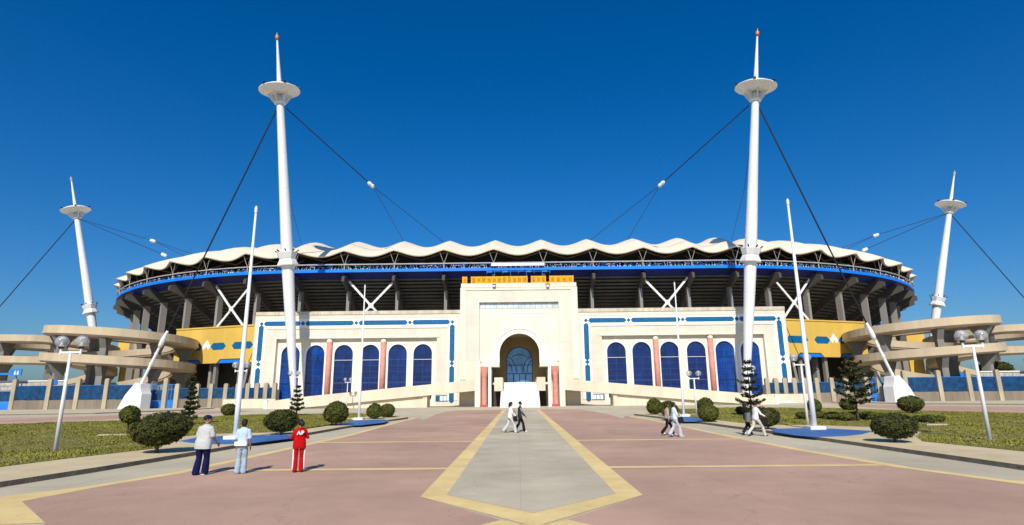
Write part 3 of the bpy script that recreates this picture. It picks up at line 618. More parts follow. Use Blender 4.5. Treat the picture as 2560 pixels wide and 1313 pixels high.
for sg in (-1, 1):
    m = MB(); x0_, x1_ = sorted((CX+sg*(sx-.25), CX+sg*(sx+.1)))
    P = [(ya-.3, 0), (ya-.3, .5), (yb_, zfl+.45), (yb_, 0)]; vs_ = [(x0_, y, z) for y, z in P]+[(x1_, y, z) for y, z in P]
    m.add(vs_, [(0,1,2,3)[::1], (7,6,5,4), (0,4,5,1), (1,5,6,2), (2,6,7,3), (3,7,4,0)]); m.build('stair_side_wall', MT['white'], None); 
    o = bpy.data.objects[-1] if False else [x for x in bpy.data.objects if x.name.startswith('stair_side_wall') and x.parent is None][0]; o.parent = bld; o.matrix_parent_inverse = Matrix.Translation(-bld.location)
# equipment on top of the portal
b = MB(); z0_ = tz+.12; ys = YT+.4
for (a, c_) in ((1156.5, 1168), (1178, 1318), (1328, 1364), (1374, 1433)):
    o = MB(); o.box(X_(a, 700, ys), X_(c_, 700, ys), ys, ys+.12, z0_, Z_(1298, 690.5, ys))
    n_ = int((c_-a)/12)
    for i in range(n_+1): xx = X_(a+(c_-a)*i/max(1, n_), 700, ys); o.box(xx-.06, xx+.06, ys-.05, ys-.002, z0_, Z_(1298, 690.5, ys)+.03)
    ob = o.build('screen_panel', MT['orange']); zt_ = Z_(1298, 690.5, ys); n_ = max(1, n_)
    for i in range(n_):
        x0_ = X_(a+(c_-a)*(i+.22)/n_, 700, ys); x1_ = X_(a+(c_-a)*(i+.80)/n_, 700, ys); h_ = zt_-z0_; q_ = random.uniform(.12, .3)
        m2_ = MB(); m2_.box(x0_, x1_, ys-.02, ys-.003, z0_+h_*q_, z0_+h_*random.uniform(.72, .88)); m2_.build('mesh_infill', MT['orange2'], ob); tag(ob, {1156.5: 'narrow orange screen at the far left of the portal roof', 1178: 'longest orange screen on the portal roof, left of its middle', 1328: 'short orange screen on the portal roof, right of its middle', 1374: 'orange screen at the right end of the portal roof'}[a], 'screen', 'orange screens on the portal roof')
for px_, lab in ((1235.5, 'small dark floodlight under the portal roof edge, left'), (1369, 'floodlight with yellow housing under the portal roof edge, right')):
    t = empty('floodlight', at(px_, 714, YT-.25)); L0 = t.location; tag(t, lab, 'floodlight', 'floodlights on the portal edge')
    m = MB(); m.obox((0, -.12, -.05), (.26, 0, 0), (0, .2, .05), (0, -.05, .24)); m.build('lamp_housing', MT['black'] if px_ < 1300 else MT['tube'], t)
    m = MB(); m.obox((0, -.34, -.1), (.2, 0, 0), (0, .01, 0), (0, 0, .17)); m.build('lamp_glass', MT['stripglass'], t)
    m = MB(); m.box(-.3, .3, -.04, .22, .22, .30) if px_ < 1300 else m.box(-.38, .38, -.35, .22, .25, .62); m.build('bracket', MT['black'] if px_ < 1300 else MT['orange'], t)
# access ramps either side of the portal
RY0, RY1 = 97.2, 101.2
for sg, lab in ((-1, 'cream sloping access ramp left of the portal'), (1, 'cream sloping access ramp right of the portal')):
    t = empty('access_ramp', (CX+sg*25, RY0, 0)); tag(t, lab, 'ramp', 'ramps up to the portal'); X = lambda x: CX+sg*x
    xa, xb = lx(668, 1010, RY0), lx(1187, 960, RY0); za, zb = Z_(668, 1001, RY0), Z_(1187, 950, RY0)
    xc = lx(1056, 1000, RY0); zz = lambda x: za+(zb-za)*(xa-x)/(xa-xb)
    def wedge(x0, x1, y0, y1, lo, hi, name, m, nseg=10):
        b = MB()
        for i in range(nseg):
            p, q = x0+(x1-x0)*i/nseg, x0+(x1-x0)*(i+1)/nseg
            v = [(X(p), y0, lo(p)), (X(q), y0, lo(q)), (X(q), y0, hi(q)), (X(p), y0, hi(p)), (X(p), y1, lo(p)), (X(q), y1, lo(q)), (X(q), y1, hi(q)), (X(p), y1, hi(p))]
            f = [(0,1,2,3), (5,4,7,6), (3,2,6,7), (1,0,4,5)]
            if i == 0: f.append((4,0,3,7))
            if i == nseg-1: f.append((1,5,6,2))
            b.add(v, f if sg < 0 else [q_[::-1] for q_ in f])
        return part(b, name, m, t)
    bend = lambda x: zz(x)-.35*max(0, (x-(xa-7))/7)**2*.6
    wedge(xa, xb, RY0, RY0+.3, lambda x: max(0, bend(x)-1.75), bend, 'parapet', MT['ramp'])
    wedge(xa, xb, RY1-.3, RY1, lambda x: max(0, bend(x)-1.75), lambda x: bend(x)+.1, 'parapet', MT['ramp'])
    wedge(xa, xb, RY0+.3, RY1-.3, lambda x: max(0, bend(x)-1.5), lambda x: max(.02, bend(x)-1.1), 'ramp_deck', MT['ground'])
    wedge(xa-6, xc, RY0+.55, RY0+.85, lambda x: 0, lambda x: max(.01, bend(x)-1.751), 'side_wall', MT['ramp'])
    b = MB(); b.box(X(xc), X(xc-.7), RY0+.35, RY1-.35, 0, bend(xc-.7)-1.52); part(b, 'ramp_pier', MT['ramp'], t)
    b = MB(); b.box(X(xa+.02), X(xa+.5), RY0-.1, RY0+.4, 0, za+.05); part(b, 'end_post', MT['white'], t)
    lw = MB(); P = [at(560 if sg < 0 else 2030, 1000, 104.5).x, at(690 if sg < 0 else 1905, 1000, 104.5).x]
    x0_, x1_ = sorted(P); lw.box(x0_, x1_, 104.2, 104.5, 0, 1.55); ob = lw.build('low_wall', MT['ramp']); tag(ob, 'low weathered wall beyond the outer end of the %s ramp' % ('left' if sg < 0 else 'right'), 'wall', 'low walls beside the ramps')
# annexes in mustard yellow beside the wings
for sg, lab in ((-1, 'mustard yellow annex with blue lozenges left of the entrance building'), (1, 'mustard yellow annex with blue lozenges right of the entrance building')):
    t = empty('annex_building', (CX+sg*58, 115, 0)); tag(t, lab, 'building', 'mustard yellow annexes')
    A = Vector((sg*abs(X_(629, 860, 117.5)), 117.5, 0)); B = Vector((sg*abs(X_(438, 860, 124.5)), 124.5, 0)); d = (B-A); Ln = d.length; d.normalize(); nrm = Vector((d.y, -d.x, 0)); 
    if nrm.y > 0: nrm = -nrm
    zA, zB = Z_(627, 818, 117.5), Z_(443, 826, 126.5); ztop = (zA+zB)/2; zb0 = Z_(535, 909, 121.5)
    kx = lambda px, py=860: (lambda r: (A.x*sg and ((lambda tt: tt)(0))))(0)
    def along(px):      # distance along the face for a column of the left picture half
        r = ray(px, 862); k_ = r.x/r.y; ax_, ay_ = -abs(A.x), A.y; dx_, dy_ = -abs(d.x), d.y
        return (k_*ay_-ax_)/(dx_-k_*dy_)
    def face(mb, poly, off, th): # poly in (distance, z), plate raised by off in front of the face
        P = [A+d*p[0]+nrm*(off) for p in poly]; Q2 = [A+d*p[0]+nrm*(off-th) for p in poly]; n_ = len(poly)
        vs_ = [(p.x, p.y, q[1]) for p, q in zip(P, poly)]+[(p.x, p.y, q[1]) for p, q in zip(Q2, poly)]
        mb.add(vs_, [tuple(range(n_)), tuple(range(n_, 2*n_))[::-1]]+[((i+1) % n_, i, n_+i, n_+(i+1) % n_) for i in range(n_)])
    zz = lambda py, px=535: Z_(px, py, 121.5)
    zl = zz(899); b = MB()
    out = [(-2, ztop), (-2, zl+.3)]
    for (p, q) in ((612, 545), (508, 450)):
        a0, a1 = along(p), along(q); out += [(a0-1.0, zb0), (a0, zb0)] if False else []
    low = [(-2, zl)]; cur = -2
    segs = [(along(612), along(545)), (along(508), along(448))]
    pol = [(-2, zb0)]
    for (a0, a1) in segs: pol += [(a0, zb0), (a0+.9, zl), (a1-.9, zl), (a1, zb0)]
    pol += [(Ln, zb0), (Ln, ztop), (-2, ztop)]
    face(b, pol, 0, .4); part(b, 'wall', MT['mustard'], t)
    b = MB(); face(b, [(-2, ztop), (Ln, ztop), (Ln, ztop+.3), (-2, ztop+.3)], .15, 3.5); face(b, [(Ln-.35, zb0), (Ln, zb0), (Ln, ztop), (Ln-.35, ztop)], -.41, 6); part(b, 'roof_coping', MT['mustard'], t)
    zm, h = zz(867), .72
    for (p, q) in ((621+12, 580), (565, 527), (507, 470)):
        a0, a1 = along(p), along(q); m = MB(); face(m, [(a0, zm), (a0+.7, zm-h), (a1-.7, zm-h), (a1, zm), (a1-.7, zm+h), (a0+.7, zm+h)], .05, .049); part(m, 'blue_lozenge', MT['inlay'], t)
    a0 = along(517); m = MB(); face(m, [(a0-1.15, zm), (a0-.55, zm-.7), (a0, zm+.05), (a0+.55, zm-.7), (a0+1.15, zm), (a0, zm+1.4)], .08, .079); part(m, 'white_emblem', MT['white'], t)
    for (a0, a1) in segs: m = MB(); face(m, [(a0+.35, zb0), (a0+1.2, zl-.15), (a1-1.2, zl-.15), (a1-.35, zb0)], -.05, .1); part(m, 'blue_panel', MT['rimblue'], t)
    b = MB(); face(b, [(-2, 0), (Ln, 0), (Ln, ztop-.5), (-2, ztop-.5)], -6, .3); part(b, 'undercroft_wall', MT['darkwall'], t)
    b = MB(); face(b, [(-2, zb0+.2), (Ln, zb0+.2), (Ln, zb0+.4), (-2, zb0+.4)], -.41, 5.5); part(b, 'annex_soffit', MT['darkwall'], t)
    for dd in (3.5, 10., 17.): p = A+d*dd-nrm*1.2; m = MB(); m.obox(p+Vector((0, 0, zb0/2+.1)), d*.35, nrm*.35, (0, 0, zb0/2+.05)); part(m, 'annex_column', MT['pier'], t)
    m = MB(); p = A+d*2.-nrm*.5; m.bar((p.x, p.y, 0), (p.x+sg*(-1.2), p.y, zb0+.1), 1.3, .5); part(m, 'raking_strut', MT['pier'], t)

# ------------------------------------------------------------------ spiral pedestrian ramps
def spiral(sg, C, R, Z, lab, npier=8, rot=0):
    t = empty('spiral_ramp', (sg*abs(C[0]), C[1], 0)); tag(t, lab, 'ramp', 'spiral pedestrian ramps'); Wd = 4.6; cx, cy = -abs(C[0]), C[1]
    ths = [a for a, z in Z]
    def zf(a):
        for (a0, z0), (a1, z1) in zip(Z, Z[1:]):
            if a <= a1: k_ = (a-a0)/(a1-a0); return z0+(z1-z0)*k_
        return Z[-1][1]
    th = list(np.arange(ths[0], ths[-1]+.1, 6.))
    def P(a, r): return (sg*-(cx+r*cos(rad(a)))*1.0 if sg > 0 else cx+r*cos(rad(a)), cy+r*sin(rad(a)))
    def strip(prof, name, m):
        b = MB(); k_ = len(prof); vs_ = []
        for a in th:
            for (r, dz) in prof: p = P(a, r); vs_.append((p[0], p[1], max(0.02, zf(a)+dz)))
        fs_ = [(i*k_+j, (i+1)*k_+j, (i+1)*k_+(j+1) % k_, i*k_+(j+1) % k_) for i in range(len(th)-1) for j in range(k_)]
        fs_ += [tuple(range(k_)), tuple(range((len(th)-1)*k_, len(th)*k_))[::-1]]
        b.add(vs_, fs_ if sg < 0 else [f[::-1] for f in fs_]); return part(b, name, m, t)
    strip([(R, 0), (R, -1.35), (R-.22, -1.35), (R-.22, 0)], 'parapet', MT['beige'])
    strip([(R-Wd, 0), (R-Wd, -1.35), (R-Wd+.22, -1.35), (R-Wd+.22, 0)], 'parapet', MT['beige'])
    strip([(R+.13, -1.12), (R+.13, -1.45), (R+.001, -1.45), (R+.001, -1.12)], 'ledge', MT['beige'])
    strip([(R-.1, -1.36), (R-.3, -1.75), (R-Wd+.3, -1.75), (R-Wd+.1, -1.36)], 'ramp_deck', MT['beige'])
    for i in range(npier):
        a = rot+360*i/npier; zs_ = [zf(q) for q in (a, a+360, a+720) if ths[0] <= q <= ths[-1]]
        zs_ = [z for z in zs_ if z > 3]
        if not zs_: continue
        rm = R-Wd/2; p = Vector((*P(a, rm), 0)); o_ = Vector((*P(a, rm+1), 0))-p; q_ = Vector((-o_.y, o_.x, 0)); b = MB(); top = max(zs_)-1.76
        b.obox(p+Vector((0, 0, top/2)), o_*.75, q_*.5, (0, 0, top/2))
        for z in zs_:
            z1 = z-1.77; v = []
            for s_ in (-.501, .501): v += [p+o_*-1.9+q_*s_+Vector((0,0,z1)), p+o_*-.74+q_*s_+Vector((0,0,z1-1.9)), p+o_*.74+q_*s_+Vector((0,0,z1-1.9)), p+o_*1.9+q_*s_+Vector((0,0,z1))]
            b.add(v, [(0,1,2,3), (7,6,5,4), (0,4,5,1), (1,5,6,2), (2,6,7,3), (3,7,4,0)])
        part(b, 'pier', MT['pier'], t)
    return t
cL = (-79.7, 116.9); rL = 13.25
def tang(C, R, px):   # z-free helper not needed outside calibration
    return None
# parapet-top heights read where the ring passes its left, near and right sides
ztL1 = Z_(110, 811, 107.7); znF1 = Z_(318, 821, 105.); zrR1 = Z_(497, 856, 123); ztL2 = Z_(101, 878, 107.7); znF2 = Z_(318, 891, 105.); zrR2 = Z_(495, 914, 123)
ZL = [(60, ztL1-1.0), (140, ztL1+.1), (210, ztL1), (303, znF1), (390, zrR1), (480, (zrR1+ztL2)/2), (570, ztL2), (663, znF2), (750, zrR2), (840, 5.4), (930, 3.0)]
for sg, lab in ((-1, 'beige concrete spiral ramp nearest the left annex'), (1, 'beige concrete spiral ramp nearest the right annex')): spiral(sg, cL, rL, ZL, lab, 8, 18)
c2 = (-114, 141.); r2 = 14.
q1 = Z_(60, 843, 134); q2 = Z_(60, 893, 134)
ZL2 = [(60, q1-.6), (240, q1), (300, q1-.1), (420, q1-2.3), (540, q2+.8), (600, q2), (680, q2-.3), (780, q2-3), (900, 3.5), (1020, .3)]
for sg, lab in ((-1, 'farther spiral ramp at the left edge beyond the fence'), (1, 'farther spiral ramp at the right edge beyond the fence')): spiral(sg, c2, r2, ZL2, lab, 8, 40)
# small mustard kiosk blocks far behind the spirals
for sg in (-1, 1):
    b = MB(); x0_ = X_(296, 860, 150); x1_ = X_(340, 860, 150); x0_, x1_ = sorted((sg*abs(x0_), sg*abs(x1_))); b.box(x0_, x1_, 150, 156, Z_(330, 877, 150), Z_(330, 850, 150)); b.box(x0_+.5, x1_-.5, 151, 155, 0, Z_(330, 877, 150)-.01); ob = b.build('stair_tower', MT['mustard']); tag(ob, 'mustard block glimpsed behind the %s near spiral ramp' % ('left' if sg < 0 else 'right'), 'building', 'mustard blocks behind the spirals')

# ------------------------------------------------------------------ fence
FN = [(-60,102.5),(30,103),(118,102.6),(190,102.5),(262,102.6),(345,103.),(410,103.9),(440,104.5),(490,106),(525,106.8),(562,107),(592,106.5),(617,106.),(640,105.7),(662,105.4),(684,105)]
for sg in (-1, 1):
    t = empty('perimeter_fence', (sg*70, 108, 0)); tag(t, 'fence of beige concrete posts and blue netting panels, %s of the entrance' % ('left' if sg < 0 else 'right'), 'fence', 'perimeter fences')
    P = [Vector((sg*abs(X_(px, 1010, Y)-CX)+CX, Y, 0)) for px, Y in FN]
    P = [min(P[0]+(P[0]-P[1])*k_, P[0]+(P[0]-P[1])*k_, key=lambda v: 0) for k_ in (2, 1)]+P
    for i, p in enumerate(P):
        m = MB(); hh = 5.2 if i < 9 else 4.2; m.box(p.x-.36, p.x+.36, p.y-.3, p.y+.3, 0, hh); m.box(p.x-.28, p.x+.28, p.y-.22, p.y+.22, hh, hh+.15); part(m, 'fence_post', MT['post'], t)
        if i < len(P)-1:
            q = P[i+1]; dd = (q-p).normalized(); a, c_ = p+dd*.37, q-dd*.37; gate = (i in (2, 7, 8))
            if gate and i == 2: continue
            if i == 7: continue
            if i == 8: continue
            top = 4.15 if i < 9 else 3.5
            m = MB(); m.bar(a+Vector((0,0,.85)), c_+Vector((0,0,.85)), .25, 1.7); part(m, 'base_wall', MT['basewall'], t)
            m = MB(); m.bar(a+Vector((0,0,(top+1.72)/2)), c_+Vector((0,0,(top+1.72)/2)), .04, top-1.72); part(m, 'netting_panel', MT['net'], t)
            m = MB(); m.bar(a+Vector((0,0,top+.03)), c_+Vector((0,0,top+.03)), .1, .07); part(m, 'top_rail', MT['lblue'], t)
    for gi, lab in ((2, 'blue gate at the outer %s end of the fence'), (7, 'wide blue gate beside the %s cable anchor'), (8, 'narrow blue gate between two posts, next to the wide gate by the %s anchor')):
        a, c_ = P[gi], P[gi+1]; dd = (c_-a).normalized(); a = a+dd*.4; c_ = c_-dd*.4; g = empty('gate', a); tag(g, lab % ('left' if sg < 0 else 'right'), 'gate', 'blue gates in the fence')
        Ls = (c_-a).length; e = lambda s_, z: Vector((dd.x*s_, dd.y*s_, z)); m = MB()
        for s_ in (0.05, Ls/2, Ls-.05): m.bar(e(s_, .1), e(s_, 4.3), .12, .12)
        for z in (.15, 1.5, 3.3, 4.2): m.bar(e(0, z), e(Ls, z), .1, .12)
        m.build('gate_frame', MT['lblue'], g); m = MB(); m.bar(e(.1, .8), e(Ls-.1, .8), .05, 1.2); m.build('gate_panel', MT['lblue'], g)
        m = MB(); m.bar(e(.1, 2.4), e(Ls-.1, 2.4), .03, 1.7); m.build('gate_netting', MT['net'], g)
    # gantry sign above the outer gate
    x, y, z = at(40, 931, 104.2); sx_ = sg*abs(x); g = empty('gantry_sign', (sx_, 104.2, 0)); tag(g, 'blue overhead sign with two white figures at the %s end' % ('left' if sg < 0 else 'right'), 'sign', 'blue gantry signs')
    m = MB(); m.box(-1.05, 1.05, -.08, .08, z-.6, z+.6); pl = m.build('sign_panel', MT['lblue'], g)
    m = MB()
    for dx in (-.1, .42): m.box(dx-.15, dx+.15, -.1, -.082, z-.42, z+.05); m.ball((dx, -.09, z+.2), (.11, .02, .12), 8, 5)
    m.build('pictogram', MT['white_panel'], pl)
    m = MB(); m.box(1.05*sg, 9*sg, -.06, .06, z-.45, z-.1); m.box(-.12, .12, .09, .25, 0, z-.2); m.build('gantry_beam', MT['lblue'], g)
    # stone wall behind the fence
    t = empty('stone_wall', (sg*100, 118, 0)); tag(t, 'pale rubble stone wall behind the %s fence' % ('left' if sg < 0 else 'right'), 'wall', 'stone walls behind the fence')
    m = MB(); a = Vector((sg*118, 106, 0)); c_ = Vector((sg*82, 106, 0)); hh = 5.
    m.bar(a+Vector((0,0,hh/2)), c_+Vector((0,0,hh/2)), .5, hh); part(m, 'wall', MT['stone'], t)
    m = MB(); m.bar(a+Vector((0,0,hh+.1)), c_+Vector((0,0,hh+.1)), .7, .2); part(m, 'coping', MT['white'], t)
    m = MB(); v = at(148, 956, 107.) if sg < 0 else at(2397, 938, 107.); m.box(v.x-.75, v.x+.75, 105.6, 105.7, v.z-.35, v.z+.35); ob = m.build('plaque', MT['rimblue']); tag(ob, 'small blue plaque on the %s stone wall' % ('left' if sg < 0 else 'right'), 'sign', 'plaques on the stone walls')

# ------------------------------------------------------------------ masts with stay cables
PEAK = lambda u: Vector((*plan(u, 14)[:2], 36.7))
def row_of(P):
    d = P-CAM; return 656.5-FPX*d.dot(U_)/d.dot(F_)
def mast(foot, top_px, Yt, ks, lab, sg, far=False):
    F0 = Vector(foot); T = at(*top_px, Yt); ax_ = (T-F0).normalized(); Lg = (T-F0).length
    def solve(row):
        a, b_ = 0., Lg
        for _ in range(40):
            m_ = (a+b_)/2
            if row_of(F0+ax_*m_) > row: a = m_
            else: b_ = m_
        return a
    ks = tuple(solve(q) for q in ks)
    g = empty('floodlight_mast', F0); tag(g, lab, 'mast', 'leaning white masts')
    P = lambda h: ax_*h; zc, zd = ks        # heights along the mast of collar and disc
    m = MB(); hs_ = [0, .5, 4, 9, 14, zc-1.5, zc, zc+6, zc+14, zd-1.5, zd-.5]; rs = [.38, .42, .52, .68, .84, 1.02, 1.04, .97, .84, .62, .60]
    m.tube([P(h) for h in hs_], rs, 28)
    for q in np.arange(6, zd-3, 6.5):
        if abs(q-zc) > 2.5: rq = float(np.interp(q, hs_, rs)); m.lathe([(rq*.99, q-.07), (rq+.018, q-.05), (rq+.018, q+.05), (rq*.99, q+.07)], 28, axis=ax_)
    part_local(m, 'shaft', MT['wpaint'], g)
    m = MB(); m.lathe([(1.03, zc-.9), (1.82, zc-.85), (1.86, zc-.7), (1.35, zc+.35), (1.45, zc+.4), (1.75, zc+1.3), (1.8, zc+1.45), (1.0, zc+1.45)], 8, axis=ax_); 
    c_ = m; s1 = ax_.cross(Vector((0,1,0))).normalized(); s2 = ax_.cross(s1)
    part_local(m, 'collar', MT['wpaint'], g); m = MB()
    for a in range(8): m = MB(); aa = PI/4*a+.2; dv = s1*cos(aa)+s2*sin(aa); m.obox(P(zc+1.75)+dv*1.8, dv*.2+ax_*.1, dv.cross(ax_)*.1, ax_*.09); part_local(m, 'collar_lamp', MT['black'], g, False)
    R = 3.55; m = MB(); m.lathe([(.5, zd+1.1), (R*.75, zd+.5), (R, zd), (R*1.0, zd-.12), (R*.96, zd-.18), (R*.62, zd-.95), (R*.6, zd-.97), (.9, zd-1.05)], 36, axis=ax_); part_local(m, 'lamp_disc', MT['wpaint'], g, False)
    m = MB(); m.lathe([(.67, zd-2.7), (1.0, zd-2.6), (1.05, zd-2.3), (.7, zd-2.2)], 24, axis=ax_)
    for a in range(6):
        aa = PI/3*a+.4; dv = s1*cos(aa)+s2*sin(aa); tv = dv.cross(ax_)*.06
        q = [P(zd-2.5)+dv*.6, P(zd-2.5)+dv*1.1, P(zd-.97)+dv*2.2, P(zd-1.0)+dv*.6]; m.add([p+tv for p in q]+[p-tv for p in q], [(0,1,2,3), (7,6,5,4), (0,4,5,1), (1,5,6,2), (2,6,7,3), (3,7,4,0)])
    part_local(m, 'disc_bracket', MT['wpaint'], g)
    m = MB()
    for a in range(6): m = MB(); aa = PI/3*a+.1; dv = s1*cos(aa)+s2*sin(aa); m.obox(P(zd+.22)+dv*(R-.1), dv*.25, dv.cross(ax_)*.22, ax_*.14); part_local(m, 'disc_lamp', MT['black'], g, False)
    m = MB(); m.tube([P(zd+.9), P(Lg-.9)], [.44, .15], 16); part_local(m, 'spire', MT['wpaint'], g)
    m = MB(); m.lathe([(.2, Lg-1.0), (.28, Lg-.95), (.28, Lg-.65)], 12, axis=ax_); bo = part_local(m, 'beacon_base', MT['redcap'] if not far else MT['tube'], g)
    m = MB(); m.lathe([(.27, Lg-.65), (.30, Lg-.5), (.27, Lg-.1), (.1, Lg), (.03, Lg+.5)], 12, axis=ax_); part_local(m, 'beacon', MT['orangelamp'] if not far else MT['tube'], g)
    return g, F0+P(zd-2.4)
def part_local(mb, name, m, parent, smooth=True):
    o = mb.build(name, m, parent, smooth)
    if smooth:
        try: o.data.set_sharp_from_angle(angle=rad(40))
        except Exception: pass
    return o
def cables(g, segs):
    m_loc = g.location
    for (kind, pts, r) in segs:
        m = MB(); q = [Vector(p)-m_loc for p in pts]
        if kind == 'cable': m.tube(q, r, 6); m.build('stay_cable', MT['cable'], g)
        else:
            a, c_ = q; d = c_-a; m.tube([a+d*q for q in (0, .08, .2, .35, .5, .62, .78, .92, 1)], [r*q for q in (.2, .55, .9, 1., .72, .95, .95, .6, .25)], 10); m.build('cable_clamp', MT['wpaint'], g, True)
MX = 38.2
for sg in (-1, 1):
    tp = (692.5, 88) if sg < 0 else (1893.5, 78); foot = (sg*MX, 100.8, 0.)
    g, hub = mast(foot, tp, 94.5, ((653, 226) if sg < 0 else (643, 218)), 'tall white tapering mast with lamp disc standing at the %s front of the stadium' % ('left' if sg < 0 else 'right'), sg)
    nm = 'left' if sg < 0 else 'right'
    # anchor
    apx = (338, 1023) if sg < 0 else (2252, 1001); AY = 101.; A0 = at(apx[0], 1000, AY); A0.z = 0
    dv = Vector((hub.x-A0.x, hub.y-A0.y, 0)).normalized(); sd = Vector((dv.y, -dv.x, 0))
    t = empty('cable_anchor', A0); tag(t, 'white concrete cable anchor with steel strut before the %s fence' % nm, 'anchor', 'cable anchors')
    prf = [(-2.6, 0), (2.2, 0), (2.2, 2.6), (1.95, 3.1), (1.8, 3.6), (1.7, 4.3), (.6, 4.5), (-1.2, 2.5)]; n_ = len(prf); m = MB()
    wds = [1.0]*8
    vs_ = [dv*p+sd*w_+Vector((0,0,z)) for (p, z), w_ in zip(prf, wds)]+[dv*p-sd*w_+Vector((0,0,z)) for (p, z), w_ in zip(prf, wds)]
    m.add(vs_, [tuple(range(n_)), tuple(range(n_, 2*n_))[::-1]]+[((i+1) % n_, i, n_+i, n_+(i+1) % n_) for i in range(n_)]); m.build('anchor_block', MT['wpaint'], t)
    d3 = (hub-(A0+dv*.5+Vector((0,0,3.9)))).normalized(); S0 = dv*.7+Vector((0,0,4.0)); Lc = (hub-A0-S0).length
    m = MB(); m.tube([S0, S0+d3*4.2], .24, 10); m.tube([S0+d3*3.9, S0+d3*4.3], .33, 10); m.tube([S0+d3*4.3, S0+d3*7.2], [.26, .2], 10); m.tube([S0+d3*5.8, S0+d3*6.0], .3, 10); m.build('steel_strut', MT['wpaint'], t, False)
    m = MB(); m.tube([S0+d3*7.0, S0+d3*7.6, S0+d3*8.6, S0+d3*9.9, S0+d3*10.2], [.2, .40, .42, .24, .2], 10); m.build('cable_socket', MT['wpaint'], t, True)
    m = MB(); m.tube([S0+d3*1.0+Vector((0,0,.25)), S0-Vector((0,0,-.1))-dv*.2+d3*.6], .16, 8); m.build('anchor_pin', MT['wpaint'], t)
    low = A0+S0+d3*10.1
    # node px -> roof ridge
    nd = [(1010, 604), (1108, 605)] if sg < 0 else [(1568, 601), (1473, 603)]
    cl = (924, 459) if sg < 0 else (1657, 457); C0 = at(*cl, 108.)
    us = [-2.5*BAY, -1.5*BAY] if sg < 0 else [2.5*BAY, 1.5*BAY]
    hd = (C0-hub).normalized(); top1 = hub+hd*1.3; R1, R2 = at(*nd[0], 129.), at(*nd[1], 130.)
    segs = [('cable', [top1, C0], .10), ('clamp', [C0-hd*.5, C0+hd*1.2], .42), ('cable', [C0+hd*.8, R1], .055), ('cable', [C0+hd*.8, R2], .055)]
    segs.append(('cable', [hub+(low-hub).normalized()*1.2, low], .13))
    bk = at(*((721, 487) if sg < 0 else (1862, 468)), 112.); segs.append(('cable', [hub, bk, at(*((753, 609) if sg < 0 else (1829, 601)), 134.)], .05))
    cables(g, segs)
for sg in (-1, 1):
    nm = 'left' if sg < 0 else 'right'; tp = (177.5, 444) if sg < 0 else (2386.5, 430); fx = at(*((264, 985) if sg < 0 else (2309, 969)), 158.).x
    g, hub = mast((fx, 158., 0.), tp, 153., ((776, 525) if sg < 0 else (757, 511)), 'white mast with lamp disc farther off at the %s, beyond the spiral ramp' % nm, sg, True)
    cl = [(381, 602), (409, 637)] if sg < 0 else [(2191, 588), (2163, 624)]
    nd = [[(486, 637), (466, 642)], [(432, 649)]] if sg < 0 else [[(2092, 625), (2110, 627)], [(2142, 635)]]
    segs = [('cable', [hub, at(*((-40, 812) if sg < 0 else (2600, 790)), 150.)], .11)]
    for c_, ns in zip(cl, nd):
        C0 = at(*c_, 145.); hd = (C0-hub).normalized(); segs += [('cable', [hub, C0], .07), ('clamp', [C0-hd*.9, C0+hd*1.1], .45)]
        for q in ns: segs.append(('cable', [C0+hd*.9, at(*q, 138.)], .05))
    cables(g, segs)

# ------------------------------------------------------------------ flagpoles and lamps
def flagpole(base, top, lab, r):
    B = gnd(*base, .16); T = at(*top, B.y); hgt = T.z-.16; t = empty('flagpole', B); tag(t, lab, 'flagpole', 'white flagpoles')
    m = MB(); m.tube([(0,0,.1), (0,0,hgt*.15), (0,0,hgt-.35)], [r, r, r*.42], 16); m.build('pole', MT['wpaint'], t, True)
    m = MB(); m.box(-.42, .42, -.42, .42, 0, .16); m.build('plinth', MT['white'], t)
    m = MB(); m.tube([(0,0,hgt-.38), (0,0,hgt-.12), (0,0,hgt)], [r*.62, r*.62, r*.2], 10); m.build('finial', MT['wpaint'], t)
flagpole((588,1097), (634,515), 'tall white flagpole on the blue paving left of the walkers', .13)
flagpole((2037,1073), (1964,497), 'tall white flagpole on the near right blue paving', .14)
flagpole((897,1049), (907,712), 'slim white flagpole on the far left blue paving', .11)
flagpole((1710,1041), (1688,705), 'slim white flagpole on the far right blue paving', .11)
def lamp(base, top, lab, z0=.16):
    B = gnd(*base, z0); T = at(*top, B.y); h = T.z-z0; t = empty('street_lamp', B); tag(t, lab, 'street lamp', 'twin globe lamps')
    m = MB(); m.tube([(0,0,0), (0,0,h*.5), (0,0,h)], [.085, .075, .05], 12); m.build('pole', MT['wpaint'], t, True)
    m = MB(); m.box(-.22, .22, -.2, .2, 0, .03)
    for dx in (-.17, .17): m.tube([(dx, 0, 0), (dx, 0, .12)], .02, 6)
    m.build('base_plate', MT['pier'], t)
    m = MB(); m.bar((-.47, 0, h-.05), (.47, 0, h-.05), .06, .08)
    for dx in (-.43, .43): m.tube([(dx, 0, h-.14), (dx, 0, h+.12)], .045, 8)
    m.build('crossbar', MT['wpaint'], t)
    for dx in (-.43, .43):
        m = MB(); m.lathe([(.001, .001), (.09, 0), (.11, .06), (.10, .09), (.07, .10)], 14, (dx, 0, h+.11)); o = m.build('lamp_base', MT['black'], t)
        m = MB(); m.ball((dx, 0, h+.40), .255, 20, 14); g = m.build('globe', MT['globe'], t, True)
        m = MB(); m.lathe([(.11, .20), (.03, .36), (.025, .48)], 12, (dx, 0, h)); m.lathe([(.17, .52), (.03, .60), (.001, .61)], 14, (dx, 0, h)); m.build('reflector', MT['white_panel'], g)
lamp((138,1128), (188,878), 'twin globe lamp at the left edge of the left lawn')
lamp((2475,1100), (2434,862), 'twin globe lamp at the right edge of the right lawn')
lamp((590,1062), (601,926), 'twin globe lamp directly behind the left tall flagpole')
